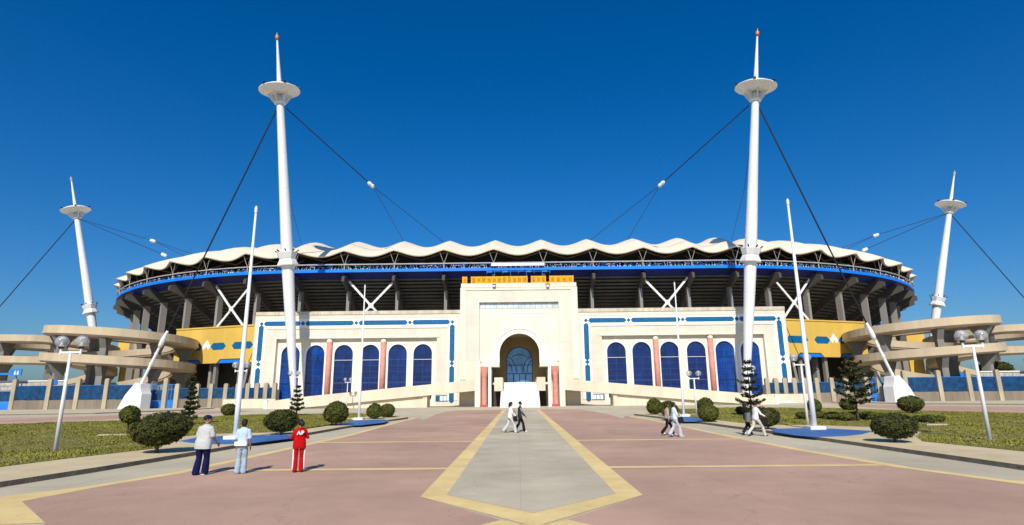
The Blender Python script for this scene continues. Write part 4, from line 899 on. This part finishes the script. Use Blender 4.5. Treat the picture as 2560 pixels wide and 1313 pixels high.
lamp((2020,1062), (2005,910), 'twin globe lamp directly beside the right tall flagpole')
lamp((728,1036), (733,942), 'twin globe lamp in front of the foot of the left mast')
lamp((866,1022), (867,955), 'small twin globe lamp between the third and fourth left windows', 0)
lamp((1742,1038), (1735,945), 'twin globe lamp just right of the far right flagpole')
lamp((1882,1034), (1875,931), 'twin globe lamp in front of the pine near the right mast')

# ------------------------------------------------------------------ vegetation
def leaf_mesh(name, fn, n, size, m, seed=1, up=.25):
    r = np.random.default_rng(seed); P, N = fn(r, n); n = len(P)
    N = N+r.normal(0, .55, (n, 3)); N[:, 2] += up; N /= np.linalg.norm(N, axis=1)[:, None]
    a = np.cross(N, r.normal(0, 1, (n, 3))); a /= np.linalg.norm(a, axis=1)[:, None]; b_ = np.cross(N, a)
    s = size*(.6+.8*r.random(n))[:, None]; t = .55
    V = np.stack([P-a*s*t*.4+N*0, P+b_*s*t*.6, P+a*s, P-b_*s*t*.6], 1).reshape(-1, 3)
    me = bpy.data.meshes.new(name); me.vertices.add(4*n); me.vertices.foreach_set('co', V.ravel()); me.loops.add(4*n); me.loops.foreach_set('vertex_index', np.arange(4*n))
    me.polygons.add(n); me.polygons.foreach_set('loop_start', np.arange(n)*4); me.polygons.foreach_set('loop_total', np.full(n, 4)); me.update(); me.materials.append(m); return me
def lumpy(seed):
    r = np.random.default_rng(seed+50); K = r.normal(0, 1, (9, 3)); K /= np.linalg.norm(K, axis=1)[:, None]; A = r.uniform(.03, .10, 9)
    def f(d): return 1-.08+np.sum(A*np.maximum(0, d@K.T-.55)/.45, axis=1)
    return f
def bush_pts(rx, rz, cz, seed, tight=.79, flat=.0, cone=0.):
    L = lumpy(seed)
    def fn(r, n):
        d = r.normal(0, 1, (n, 3)); d /= np.linalg.norm(d, axis=1)[:, None]; k = L(d)*(tight+(1-tight)*1.25*r.random(n)**.6)
        # small twig clusters
        c = np.floor((np.arctan2(d[:, 1], d[:, 0])+PI)*4.5)*13+np.floor((d[:, 2]+1)*5.5)*7+seed; k *= 1+.06*np.sin(c*12.9)
        sx = rx*(1-cone*d[:, 2]*.5); P = np.stack([d[:, 0]*k*sx, d[:, 1]*k*sx, cz+d[:, 2]*k*rz], 1); return P, d
    return fn
bush_bank = {}
def bush(bx, by, w_px, top, bot_y, lab, group, kind='A', stem=True, z0=.17, n=5200):
    """bx,by: foot of the stem; w_px width; top/bot: crown limits (picture rows) -> real sizes at the foot's distance"""
    B = gnd(bx, by, z0); Y = B.y; Rr = w_px/2*(Y/FPX)*1.0; zt_ = at(bx, top, Y).z-z0; zb_ = max(at(bx, bot_y, Y).z-z0, .05); rz_ = (zt_-zb_)/2; cz = (zt_+zb_)/2
    t = empty('bush', B, random.random()*6); tag(t, lab, 'bush', group)
    sd_ = int(bx) % 97; me = leaf_mesh('crown', bush_pts(Rr, rz_, cz, sd_, cone=.25 if kind == 'C' else 0), n, .050+.0016*Y, MT['leafB' if kind == 'B' else 'leafA'], sd_)
    o = bpy.data.objects.new('crown', me); col.objects.link(o); o.parent = t
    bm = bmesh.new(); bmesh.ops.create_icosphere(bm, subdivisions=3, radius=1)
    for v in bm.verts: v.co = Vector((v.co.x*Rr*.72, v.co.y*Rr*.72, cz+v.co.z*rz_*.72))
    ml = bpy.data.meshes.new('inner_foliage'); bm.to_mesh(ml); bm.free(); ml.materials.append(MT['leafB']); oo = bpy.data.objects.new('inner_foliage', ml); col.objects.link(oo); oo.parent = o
    m = MB(); m.tube([(0,0,-.05), (.02,0,zb_*.6), (.0,.02,zb_+.25)], [.06+.02*Rr, .045+.02*Rr, .05], 8); 
    for a in range(3): m.tube([(0,0,zb_*.5), (.25*Rr*cos(a*2.1), .25*Rr*sin(a*2.1), zb_+rz_*.4)], [.03, .02], 6)
    m.build('trunk', MT['bark'], t, True)
GB = 'clipped round bushes on the lawns'
bush(391,1131, 124, 1037, 1112, 'largest clipped bush, dark and wide, left of the man in a cap', GB, 'B', n=9000)
bush(318,1086, 44, 1016, 1054, 'small round bush on a thin bare stem on the left lawn', GB, 'A')
bush(571,1040, 32, 1010, 1039, 'small bush with an orange tinge left of the left flagpole', GB, 'A')
bush(702,1086, 68, 1024, 1078, 'dark round bush just left of the person in red', GB, 'B', n=6500)
bush(840,1063, 56, 1003, 1056, 'tall pointed bush left of the far left flagpole', GB, 'C', n=6500)
bush(935,1047, 34, 1010, 1045, 'small bush right of the far left flagpole, left of a pair', GB, 'C')
bush(968,1043, 33, 1010, 1041, 'small neat ball bush, right of a pair near the walkway', GB, 'A')
bush(1637,1036, 36, 998, 1034, 'leftmost bush of the right lawn, pointed top', GB, 'C')
bush(1672,1040, 38, 1003, 1038, 'bush behind the pair of walkers on the right plaza', GB, 'C')
bush(1765,1031, 36, 996, 1030, 'bush peeking from behind the round ball bush on the right', GB, 'A')
bush(1772,1054, 47, 1015, 1051, 'bright round ball bush right of the far right flagpole', GB, 'A', n=6500)
bush(1853,1036, 22, 1018, 1035, 'tiny bush behind the backpacker on the right lawn', GB, 'A')
bush(1920,1072, 52, 1022, 1066, 'full bush right behind the pair with the backpack', GB, 'B', n=6500)
bush(2038,1032, 30, 998, 1030, 'bush half hidden behind the right tall flagpole', GB, 'A')
bush(2122,1027, 33, 999, 1026, 'round bush left of the pine on the right lawn', GB, 'A')
bush(2279,1034, 53, 992, 1030, 'round bush in front of the right cable anchor', GB, 'A', n=6500)
bush(2238,1104, 92, 1036, 1094, 'big dark clipped bush at the corner of the right lawn', GB, 'B', n=8000)
GS = 'low shrubs in the right flower bed'
for (bx, by, wp, tp, lab) in ((2008,1048,28,1031,'low scruffy shrub behind the twin lamp'), (2048,1046,30,1030,'low shrub just right of the tall flagpole'), (2083,1048,34,1031,'low shrub third from the left in the bed'), (2112,1052,40,1031,'dark low shrub left of the pine trunk'), (2138,1047,26,1030,'low shrub at the pine trunk'), (2172,1050,40,1031,'broad low shrub right of the pine trunk'), (2200,1049,24,1034,'small low shrub at the right end of the first clump'), (2298,1056,28,1040,'low shrub right of the big dark bush'), (2322,1058,34,1038,'tallest low shrub of the right clump'), (2348,1056,24,1041,'last low shrub at the right of the bed')):
    bush(bx, by, wp, tp, by-1, lab, GS, 'A', n=1800)
bush(466,1066, 26, 1052, 1065, 'low weedy shrub at the foot of the small left pine', GS+' and left', 'A', n=1200)
def pine(bx, by, top, wpx, lab, nw, seed, z0=.17, bare=.22):
    r = random.Random(seed); B = gnd(bx, by, z0); Y = B.y; h = at(bx, top, Y).z-z0; R = wpx/2*Y/FPX; t = empty('pine_tree', B, r.random()*6); tag(t, lab, 'pine tree', 'young tiered pines')
    m = MB(); m.tube([(0,0,-.05), (.02,0,h*.4), (0,.02,h*.95)], [.07+.006*h, .05, .015], 8); m.build('trunk', MT['bark'], t, True)
    br = MB(); Pn = []; Nn = []
    for i in range(nw):
        f = i/(nw-1.); z = h*(bare+(1-bare)*f*.97); Rz = R*(1.0-.72*f)*(.7+.3*min(1, f*5+.3))*r.uniform(.8, 1.1); nb = 5 if f < .8 else 4
        for j in range(nb):
            a = 2*PI*j/nb+i*.7+r.uniform(-.2, .2); L_ = Rz*r.uniform(.6, 1.12); pts = [Vector((cos(a)*L_*q, sin(a)*L_*q, z-.05*L_*q+.32*L_*q*q)) for q in (0, .3, .6, .85, 1)]
            br.tube(pts, [.022, .018, .014, .01, .006], 5)
            for k_ in range(int(95*L_)+20):
                q = r.uniform(.15, 1.02); s0 = min(3, int(q*4)); p = Vector((cos(a)*L_*q, sin(a)*L_*q, z-.05*L_*q+.32*L_*q*q)); sdw = r.gauss(0, .07+.05*(1-q)*L_)
                p += Vector((-sin(a)*sdw, cos(a)*sdw, r.gauss(.0, .055))); Pn.append(p[:]); Nn.append((r.gauss(0, .4), r.gauss(0, .4), 1))
    o = br.build('branches', MT['bark'], t); P = np.array(Pn); N = np.array(Nn)
    me = leaf_mesh('crown', lambda rr, n: (P, N), len(P), .085+.0016*Y, MT['needle'], seed); oc = bpy.data.objects.new('crown', me); col.objects.link(oc); oc.parent = t
pine(2146,1052, 893, 118, 'largest tiered pine on the right lawn, bare lower trunk', 8, 3, bare=.28)
pine(1880,1040, 903, 84, 'tiered pine behind a twin lamp near the right mast', 8, 5, bare=.1)
pine(471,1061, 944, 50, 'small narrow pine on the left lawn behind the man in a cap', 9, 6, bare=.12)
pine(741,1038, 966, 44, 'spindly young pine beside the left mast foot', 6, 8, bare=.2)
# greenery behind the right fence
b_ = bush(2500,1000, 66, 903, 935, 'mound of dark shrubbery behind the fence at the right edge', 'shrubs behind the fence', 'B', z0=0)
# flat slabs in the left lawn
for (px_, py_, ln, lab) in ((284,1089,1.6,'pale flat kerb slab lying in the left lawn'), (2340,1063,1.3,'pale flat slab lying in the right lawn')):
    p = gnd(px_, py_, .17); m = MB(); m.box(-ln/2, ln/2, -.18, .18, 0, .07); o = m.build('stone_slab', MT['beige']); o.location = p; tag(o, lab, 'slab')
# rubble in front of the right low wall
t = empty('rubble_pile', at(1968, 1009, 103.)); t.location.z = 0; tag(t, 'small heap of white rubble at the foot of the right low wall', 'rubble'); m = MB()
for i in range(14): q = random.uniform(.12, .32); m.ball((random.gauss(0, .7), random.gauss(0, .3), q*.6), (q*1.4, q, q*.8), 6, 4)
m.build('stones', MT['white'], t)

# ------------------------------------------------------------------ people
def limb(mb, pts, rs, n=12):
    mb.tube(pts, rs, n)
    for p, r in zip(pts, rs): mb.ball(p, r*.995, n, 8)
def remesh(o, vox, sm=4):
    md = o.modifiers.new('remesh', 'REMESH'); md.mode = 'VOXEL'; md.voxel_size = vox; md.use_smooth_shade = True
    s = o.modifiers.new('smooth', 'SMOOTH'); s.iterations = sm; s.factor = .5
def V3(x, y, z): return Vector((x, y, z))
def person(loc, rz, hgt, lab, shirt, trousers, hair='short', stride=0., arm=(0, 0), bent=0., shoes=(.7,.7,.7), sleeves=1., headturn=0., lean=0., cap=None, flare=1.0, wide=1.0, coat=.0, fold=False, vox=.012, legfwd=1, phase=1):
    k = hgt/1.75; t = empty('person', loc, rz); t.scale = (k, k, k); tag(t, lab, 'person', None)
    hipz = .93; hw = .09*wide
    # legs: phase=+1 right leg forward
    legs = []
    for s_ in (-1, 1):
        f = stride*(s_*phase); hip = V3(s_*hw, 0, hipz)
        if f >= 0: foot = V3(s_*(.085+.02*(stride == 0)), f*.92, .09); knee = V3(s_*.095, f*.60+.03, .50)
        else: foot = V3(s_*.085, f*.98, .09+.09*(stride > .2)); knee = V3(s_*.095, f*.36+.04, .49)
        legs.append((hip, knee, foot, f))
    ly = lean; sh = 1.43; chest = V3(0, ly*.75, 1.28); neck = V3(0, ly, 1.49); head = V3(0, ly+.02, 1.635)
    body = MB(); TS = [] # torso sections as ellipsoids joined by voxels
    for (z, rx_, ry_, yy) in ((.95, .165*wide, .115, 0), (1.02, .155*wide, .11, ly*.2), (1.10, .145*wide, .10, ly*.35), (1.20, .155*wide, .108, ly*.55), (1.30, .172, .112, ly*.75), (1.38, .165, .098, ly*.85), (1.44, .12, .075, ly*.93), (1.48, .06, .05, ly*.96)): TS.append((0, yy, z, rx_, ry_))
    body.loft([(0, 0, .86, .12, .09)]+TS)
    limb(body, [neck-V3(0, .005, .07), neck, neck+V3(0, .01, .08)], [.062, .055, .052])
    hr = Matrix.Rotation(headturn, 3, 'Z'); HP = lambda x, y, z: head+hr@V3(x, y, z)
    def hball(c, r): 
        m = MB(); m.ball((0,0,0), r, 14, 10); body.add([HP(*c)+hr@Vector(v) for v in m.v], m.f)
    hball((0, 0, .02), (.075, .092, .095)); hball((0, .025, -.045), (.058, .065, .06)); hball((0, .098, -.015), (.013, .02, .022)); hball((0, .088, -.05), (.024, .012, .008)); hball((0, .085, .035), (.05, .015, .012))
    for s_ in (-1, 1): hball((s_*.076, -.005, -.005), (.012, .02, .03))
    eyes = [HP(s_*.03, .086, .012) for s_ in (-1, 1)]
    arms = []
    for s_, a in ((-1, arm[0]), (1, arm[1])):
        S = V3(s_*.172, ly*.9, sh-.055)
        if fold: E = V3(s_*.27, ly+.02, 1.14); Hn = V3(-s_*.02+s_*.04, ly+.20, 1.16+s_*.03)
        else:
            E = S+V3(s_*.05, sin(a)*.27, -cos(a)*.28); fa = a+.25+bent; Hn = E+V3(s_*.0, sin(fa)*.25, -cos(fa)*.25)
        limb(body, [S, E, Hn], [.05, .038, .027]); arms.append((S, E, Hn))
        d = (Hn-E).normalized(); sdv = V3(0, 1, 0)-d*d.y; sdv = sdv.normalized() if sdv.length > .1 else V3(1, 0, 0); pn = d.cross(sdv)
        Pm = Hn+d*.05; body.add([Pm+ (sdv*v[0]+pn*v[1]+d*v[2]) for v in (lambda m: (m.ball((0,0,0), (.04, .017, .05), 10, 7), m.v)[1])(MB())], (lambda m: (m.ball((0,0,0), (.04, .017, .05), 10, 7), m.f)[1])(MB()))
        for fi, (o_, ln) in enumerate(((-.03, .058), (-.010, .070), (.010, .066), (.029, .052))):
            b0 = Pm+d*.035+sdv*o_; b1 = b0+d*ln*.55+pn*(-s_)*.006; b2 = b1+d*ln*.4+pn*(-s_)*.02; limb(body, [b0, b1, b2], [.0095, .009, .008], 8)
        b0 = Pm-d*.02+sdv*.035; limb(body, [b0, b0+d*.03+sdv*.022, b0+d*.058+sdv*.026], [.0115, .0105, .009], 8)
    for hip, knee, foot, f in legs: limb(body, [hip, (hip+knee)/2, knee, (knee*.6+foot*.4)+V3(0, -.015, 0), foot], [.088, .075, .054, .052, .036])
    o = body.build('body', MT['skin'], t); remesh(o, vox, 3)
    e = MB(); [e.ball(p, .009, 8, 6) for p in eyes]; e.build('eyes', MT['black'], t)
    # shirt
    sm = MB(); g = .016
    sm.loft([(0, 0, .90-coat, .188*wide, .135), (0, 0, .93-coat*.5, .192*wide, .142), (0, ly*.05, .98, .186*wide, .137), (0, ly*.3, 1.08, .172*wide, .122), (0, ly*.5, 1.18, .172*(wide+1)/2, .120), (0, ly*.68, 1.28, .183*(wide+1)/2, .125), (0, ly*.8, 1.36, .190, .118), (0, ly*.88, 1.42, .165, .098), (0, ly*.94, 1.465, .10, .075), (0, ly*.97, 1.49, .068, .06)], 26)
    for (S, E, Hn), s_ in zip(arms, (-1, 1)):
        if sleeves >= 1: limb(sm, [S, E, E+(Hn-E)*.92], [.064, .056, .044])
        else: limb(sm, [S, S+(E-S)*.8], [.066, .07])
    so_ = sm.build('top', shirt, t); remesh(so_, vox*1.05, 5)
    tm = MB(); tm.loft([(0, 0, .80, .15*wide, .10), (0, 0, .87, .172*wide, .122), (0, 0, .95, .170*wide, .122), (0, 0, 1.02, .158*wide, .112)], 24)
    for hip, knee, foot, f in legs:
        ank = foot+V3(0, -.005, .0 if stride < .1 else .0); ank.z = max(.07, foot.z-.02); limb(tm, [hip-V3(0,0,.03), (hip+knee)/2, knee, knee*.5+ank*.5, ank], [.10, .092, .074, .07*flare, .074*flare])
    to = tm.build('trousers', trousers, t); remesh(to, vox*1.05, 4)
    shm = cloth('shoe fabric', shoes)
    for hip, knee, foot, f in legs:
        m = MB(); fz = foot.z-.09; tilt = -.35 if (f < -.05) else 0.
        Rm = Matrix.Rotation(tilt, 3, 'X'); mm = MB(); mm.ball((0, .05, .04), (.047, .13, .045), 14, 8); mm.ball((0, -.03, .06), (.045, .065, .06), 12, 8); mm.box(-.045, .045, -.09, .17, 0.002, .025)
        m.add([V3(foot.x, foot.y, max(0, fz)+ (.02 if tilt else 0))+Rm@Vector(v) for v in mm.v], mm.f); m.build('shoe', shm, t, True)
    hm = MB()
    def hb(c, r, mbb=None):
        m = MB(); m.ball((0,0,0), r, 16, 12); (mbb or hm).add([HP(*c)+hr@Vector(v) for v in m.v], m.f)
    hb((0, -.018, .046), (.097, .102, .092))
    if hair == 'long': hb((0, -.06, -.03), (.110, .10, .13)); hb((0, -.09, -.14), (.10, .065, .10)); hb((0, .03, .09), (.085, .07, .045))
    if hair == 'mid': hb((0, -.04, -.02), (.100, .08, .09)); hb((0, -.05, -.08), (.07, .05, .05))
    if hair == 'bun': hb((.05, -.12, -.02), (.085, .07, .10)); hb((0, -.03, -.01), (.095, .09, .08)); hb((-.09, .05, .06), (.07, .07, .035))
    ho = hm.build('hair', MT['hair'], t); remesh(ho, .01, 2)
    if cap:
        m = MB(); hb((0, -.008, .058), (.096, .104, .075), m); c = V3(0, .125, .045); v = []
        for a in range(9): aa = PI*a/8; v.append(HP(.075*cos(aa), .07+.085*sin(aa), .045-.01*sin(aa)))
        v2 = [p+V3(0,0,.012) for p in v]; m.add(v+v2, [tuple(range(9))[::-1], tuple(range(9, 18))]+[(i, (i+1) % 9, 9+(i+1) % 9, 9+i) for i in range(9)]); m.build('cap', cap, t, True)
    return t, arms
def pl(px, py): p = gnd(px, py); return (p.x, p.y, .013 if abs(p.x-.25) < 2 else .006)
C = cloth
def hgt_of(px, fy, ty): B = gnd(px, fy); return at(px, ty, B.y).z
# 1 man in cap
t, ar1 = person(pl(500,1188), rad(-14), hgt_of(500,1188,1040), 'man in navy cap, pale grey t-shirt and navy trousers walking away on the plaza', C('pale grey t-shirt', (.50,.51,.50)), C('navy trousers', (.005,.009,.06)), stride=.07, arm=(-.1,.12), bent=.35, sleeves=.5, headturn=rad(-55), lean=.07, cap=C('navy cap', (.008,.012,.05)), flare=1.25, wide=1.22, coat=.14, shoes=(.75,.72,.65), vox=.008)
t.scale = (t.scale[0]*1.16, t.scale[1]*1.16, t.scale[2])
# 2 woman light blue
t, ar2 = person(pl(600,1185), rad(2), hgt_of(600,1185,1049), 'woman in pale blue shirt and light jeans with a white bag, seen from behind', C('pale blue shirt', (.47,.60,.74)), C('pale jeans', (.34,.43,.52)), hair='mid', stride=.05, arm=(-.05,.05), sleeves=.5, shoes=(.2,.22,.25), flare=1.28, wide=.98, vox=.008, lean=.02)
m = MB(); m.obox((.01, -.165, .97), (.20, 0, 0), (0, .035, 0), (0, .0, .065)); m.build('handbag', C('white bag leather', (.82,.80,.74)), None)
hb_ = [o for o in bpy.data.objects if o.name.startswith('handbag')][0]; hb_.location = t.location; hb_.scale = t.scale; hb_.rotation_euler = t.rotation_euler; tag(hb_, 'flat white handbag across the back of the woman in pale blue', 'handbag')
# 3 red tracksuit
RED = C('red tracksuit', (.46,.004,.005)); t3, ar3 = person(pl(744,1181), rad(24), hgt_of(744,1181,1050), 'person in red tracksuit with white side stripes and folded arms, seen from behind', RED, RED, hair='bun', arm=(0,0), fold=True, sleeves=1, shoes=(.03,.03,.03), flare=1.15, wide=1.15, coat=.12, vox=.008, lean=.04)
m = MB(); zz_ = 1.26; yb2 = -.142
def glyph(mb, polys, ox, oz, sc, y0):
    for P in polys: mb.plate([(ox+p[0]*sc, oz+p[1]*sc) for p in P], y0-.012, y0+.03)
glyph(m, [[(0,0),(.28,0),(.62,1),(.38,1)], [(.38,1),(.62,1),(1.0,0),(.72,0)], [(.25,.28),(.75,.28),(.7,.5),(.32,.5)]], -.12, zz_-.01, .135, yb2+.0)
m.build('jersey_letters', C('white print', (.85,.85,.85)), t3)
m = MB(); glyph(m, [[(0,0),(.26,0),(.26,1),(0,1)], [(.26,.78),(.55,.78),(.55,1),(.26,1)], [(.4,.42),(.62,.5),(.62,.9),(.4,.85)], [(.26,.36),(.52,.36),(.52,.55),(.26,.55)]], .03, zz_-.01, .135, yb2+.0); m.build('jersey_letters', bpy.data.materials['white print'], t3)
for s_ in (-1, 1):
    m = MB(); P = [V3(s_*.19, -.03, .86), V3(s_*.182, -.02, .62), V3(s_*.178, -.01, .45), V3(s_*.182, -.02, .2), V3(s_*.182, -.02, .08)]
    m.tube(P, [.018, .026, .022, .024, .03], 8); m.build('side_stripe', bpy.data.materials['white print'], t3, True)
# 4-5 centre pair walking right
WH = C('white jacket', (.80,.80,.79)); GRP = C('light grey trousers', (.55,.55,.54)); BLK = C('black trousers', (.012,.012,.014))
t, a4 = person(pl(1275,1083), rad(-82), hgt_of(1275,1083,1006), 'woman with long dark hair in white jacket and light grey trousers striding right', WH, GRP, hair='long', stride=.36, arm=(-.25,.35), bent=.3, lean=.05, shoes=(.05,.05,.05), flare=1.3, coat=.05, headturn=rad(-12))
hx, hy, hz = t.location
def bag(px, py, lab, sc=1., Y=None, colr=(.015,.015,.017)):
    p = at(px, py, Y); g = empty('shoulder_bag', p, rad(5)); tag(g, lab, 'bag'); m = MB(); m.plate([(-.13*sc,.13*sc),(.08*sc,.15*sc),(.16*sc,-.08*sc),(.10*sc,-.17*sc),(-.06*sc,-.15*sc),(-.14*sc,-.02*sc)], -.05, .05); o = m.build('bag_body', C('bag fabric', colr), g)
    bv = o.modifiers.new('bevel', 'BEVEL'); bv.width = .03; bv.segments = 3
    m = MB(); m.tube([(-.12*sc, -.02, .10*sc), (-.13*sc, -.03, .3*sc), (-.05*sc, 0, .52*sc), (.03*sc, .02, .3*sc), (.10*sc, .0, .10*sc)], .013, 6); m.build('strap', bpy.data.materials['bag fabric'], g)
bag(1288, 1047, 'black shoulder bag carried by the woman in white at the centre', 1., gnd(1275,1083).y-.22)
t, a5 = person((pl(1300,1082)[0], gnd(1300,1082).y+.35, .013), rad(-80), hgt_of(1300,1082,1005), 'man in black and grey jacket and black trousers walking beside the woman in white', C('black grey jacket', (.03,.03,.033)), BLK, hair='short', stride=.30, arm=(-.2,.3), bent=.2, lean=.02, shoes=(.8,.8,.78), flare=1.2, coat=.08, phase=-1, headturn=rad(12))
m = MB(); m.ball((.03, .085, 1.13), (.155, .10, .29), 14, 10); m.build('jacket_front_panel', C('pale grey panel', (.6,.61,.66)), t, True)
m = MB(); S, E, Hn = a5[1]; m.tube([S+V3(.03,0,.02), E+V3(.03,0,0)], [.055, .05], 10); m.build('sleeve_panel', C('mid grey sleeve', (.25,.25,.26)), t, True)
# 6-7 pair on the right
t, a6 = person(pl(1690,1093), rad(-86), hgt_of(1690,1093,1006), 'woman in pale blue shirt and light jeans with a black bag walking right', C('very pale blue shirt', (.66,.75,.84)), C('washed jeans', (.46,.52,.60)), hair='mid', stride=.27, arm=(-.2,.35), lean=-.03, shoes=(.5,.5,.5), flare=1.3, cap=None)
bag(1702, 1050, 'black bag on the hip of the woman in pale blue shirt', 1.05, gnd(1690,1093).y-.24)
t, a7 = person((pl(1676,1090)[0], gnd(1676,1090).y+.45, .006), rad(-84), hgt_of(1676,1090,1008), 'person with dark hair and black trousers mostly hidden behind the walking woman', C('beige top', (.45,.36,.25)), BLK, hair='long', stride=.36, arm=(.1,-.1), shoes=(.75,.75,.73), flare=1.2, phase=-1)
t, a8 = person((pl(1879,1090)[0], gnd(1879,1090).y+.5, .006), rad(-78), hgt_of(1879,1090,1006), 'person all in black with dark hair and a grey backpack walking right', C('black top', (.014,.014,.015)), BLK, hair='long', stride=.30, arm=(.2,-.2), shoes=(.8,.8,.8), flare=1.1, phase=-1)
bpk = empty('backpack', at(1869, 1044, gnd(1879,1090).y+.1), rad(5)); tag(bpk, 'grey backpack worn by the person in black', 'backpack'); m = MB(); m.obox((0,0,0), (.11, 0, 0), (0, .15, 0), (.02, 0, .24)); o = m.build('pack', C('grey pack', (.16,.16,.165)), bpk); bv = o.modifiers.new('bevel', 'BEVEL'); bv.width = .06; bv.segments = 3
m = MB(); [m.tube([(.1, y, .2), (.2, y, .28), (.26, y, .1), (.14, y, -.15)], .018, 6) for y in (-.1, .1)]; m.build('strap', MT['black'], bpk)
t, a9 = person(pl(1893,1091), rad(-76), hgt_of(1893,1091,1006), 'person in white jacket, pale striped trousers and dark cap striding right with a bag', WH, C('pale beige grey trousers', (.56,.54,.50)), hair='short', stride=.46, arm=(-.1,.55), bent=.3, lean=.06, shoes=(.1,.1,.1), flare=1.15, cap=C('dark cap', (.02,.015,.012)), coat=.05)
bag(1911, 1053, 'black bag held forward by the person in white jacket on the right', 1.15, gnd(1893,1091).y-.15)
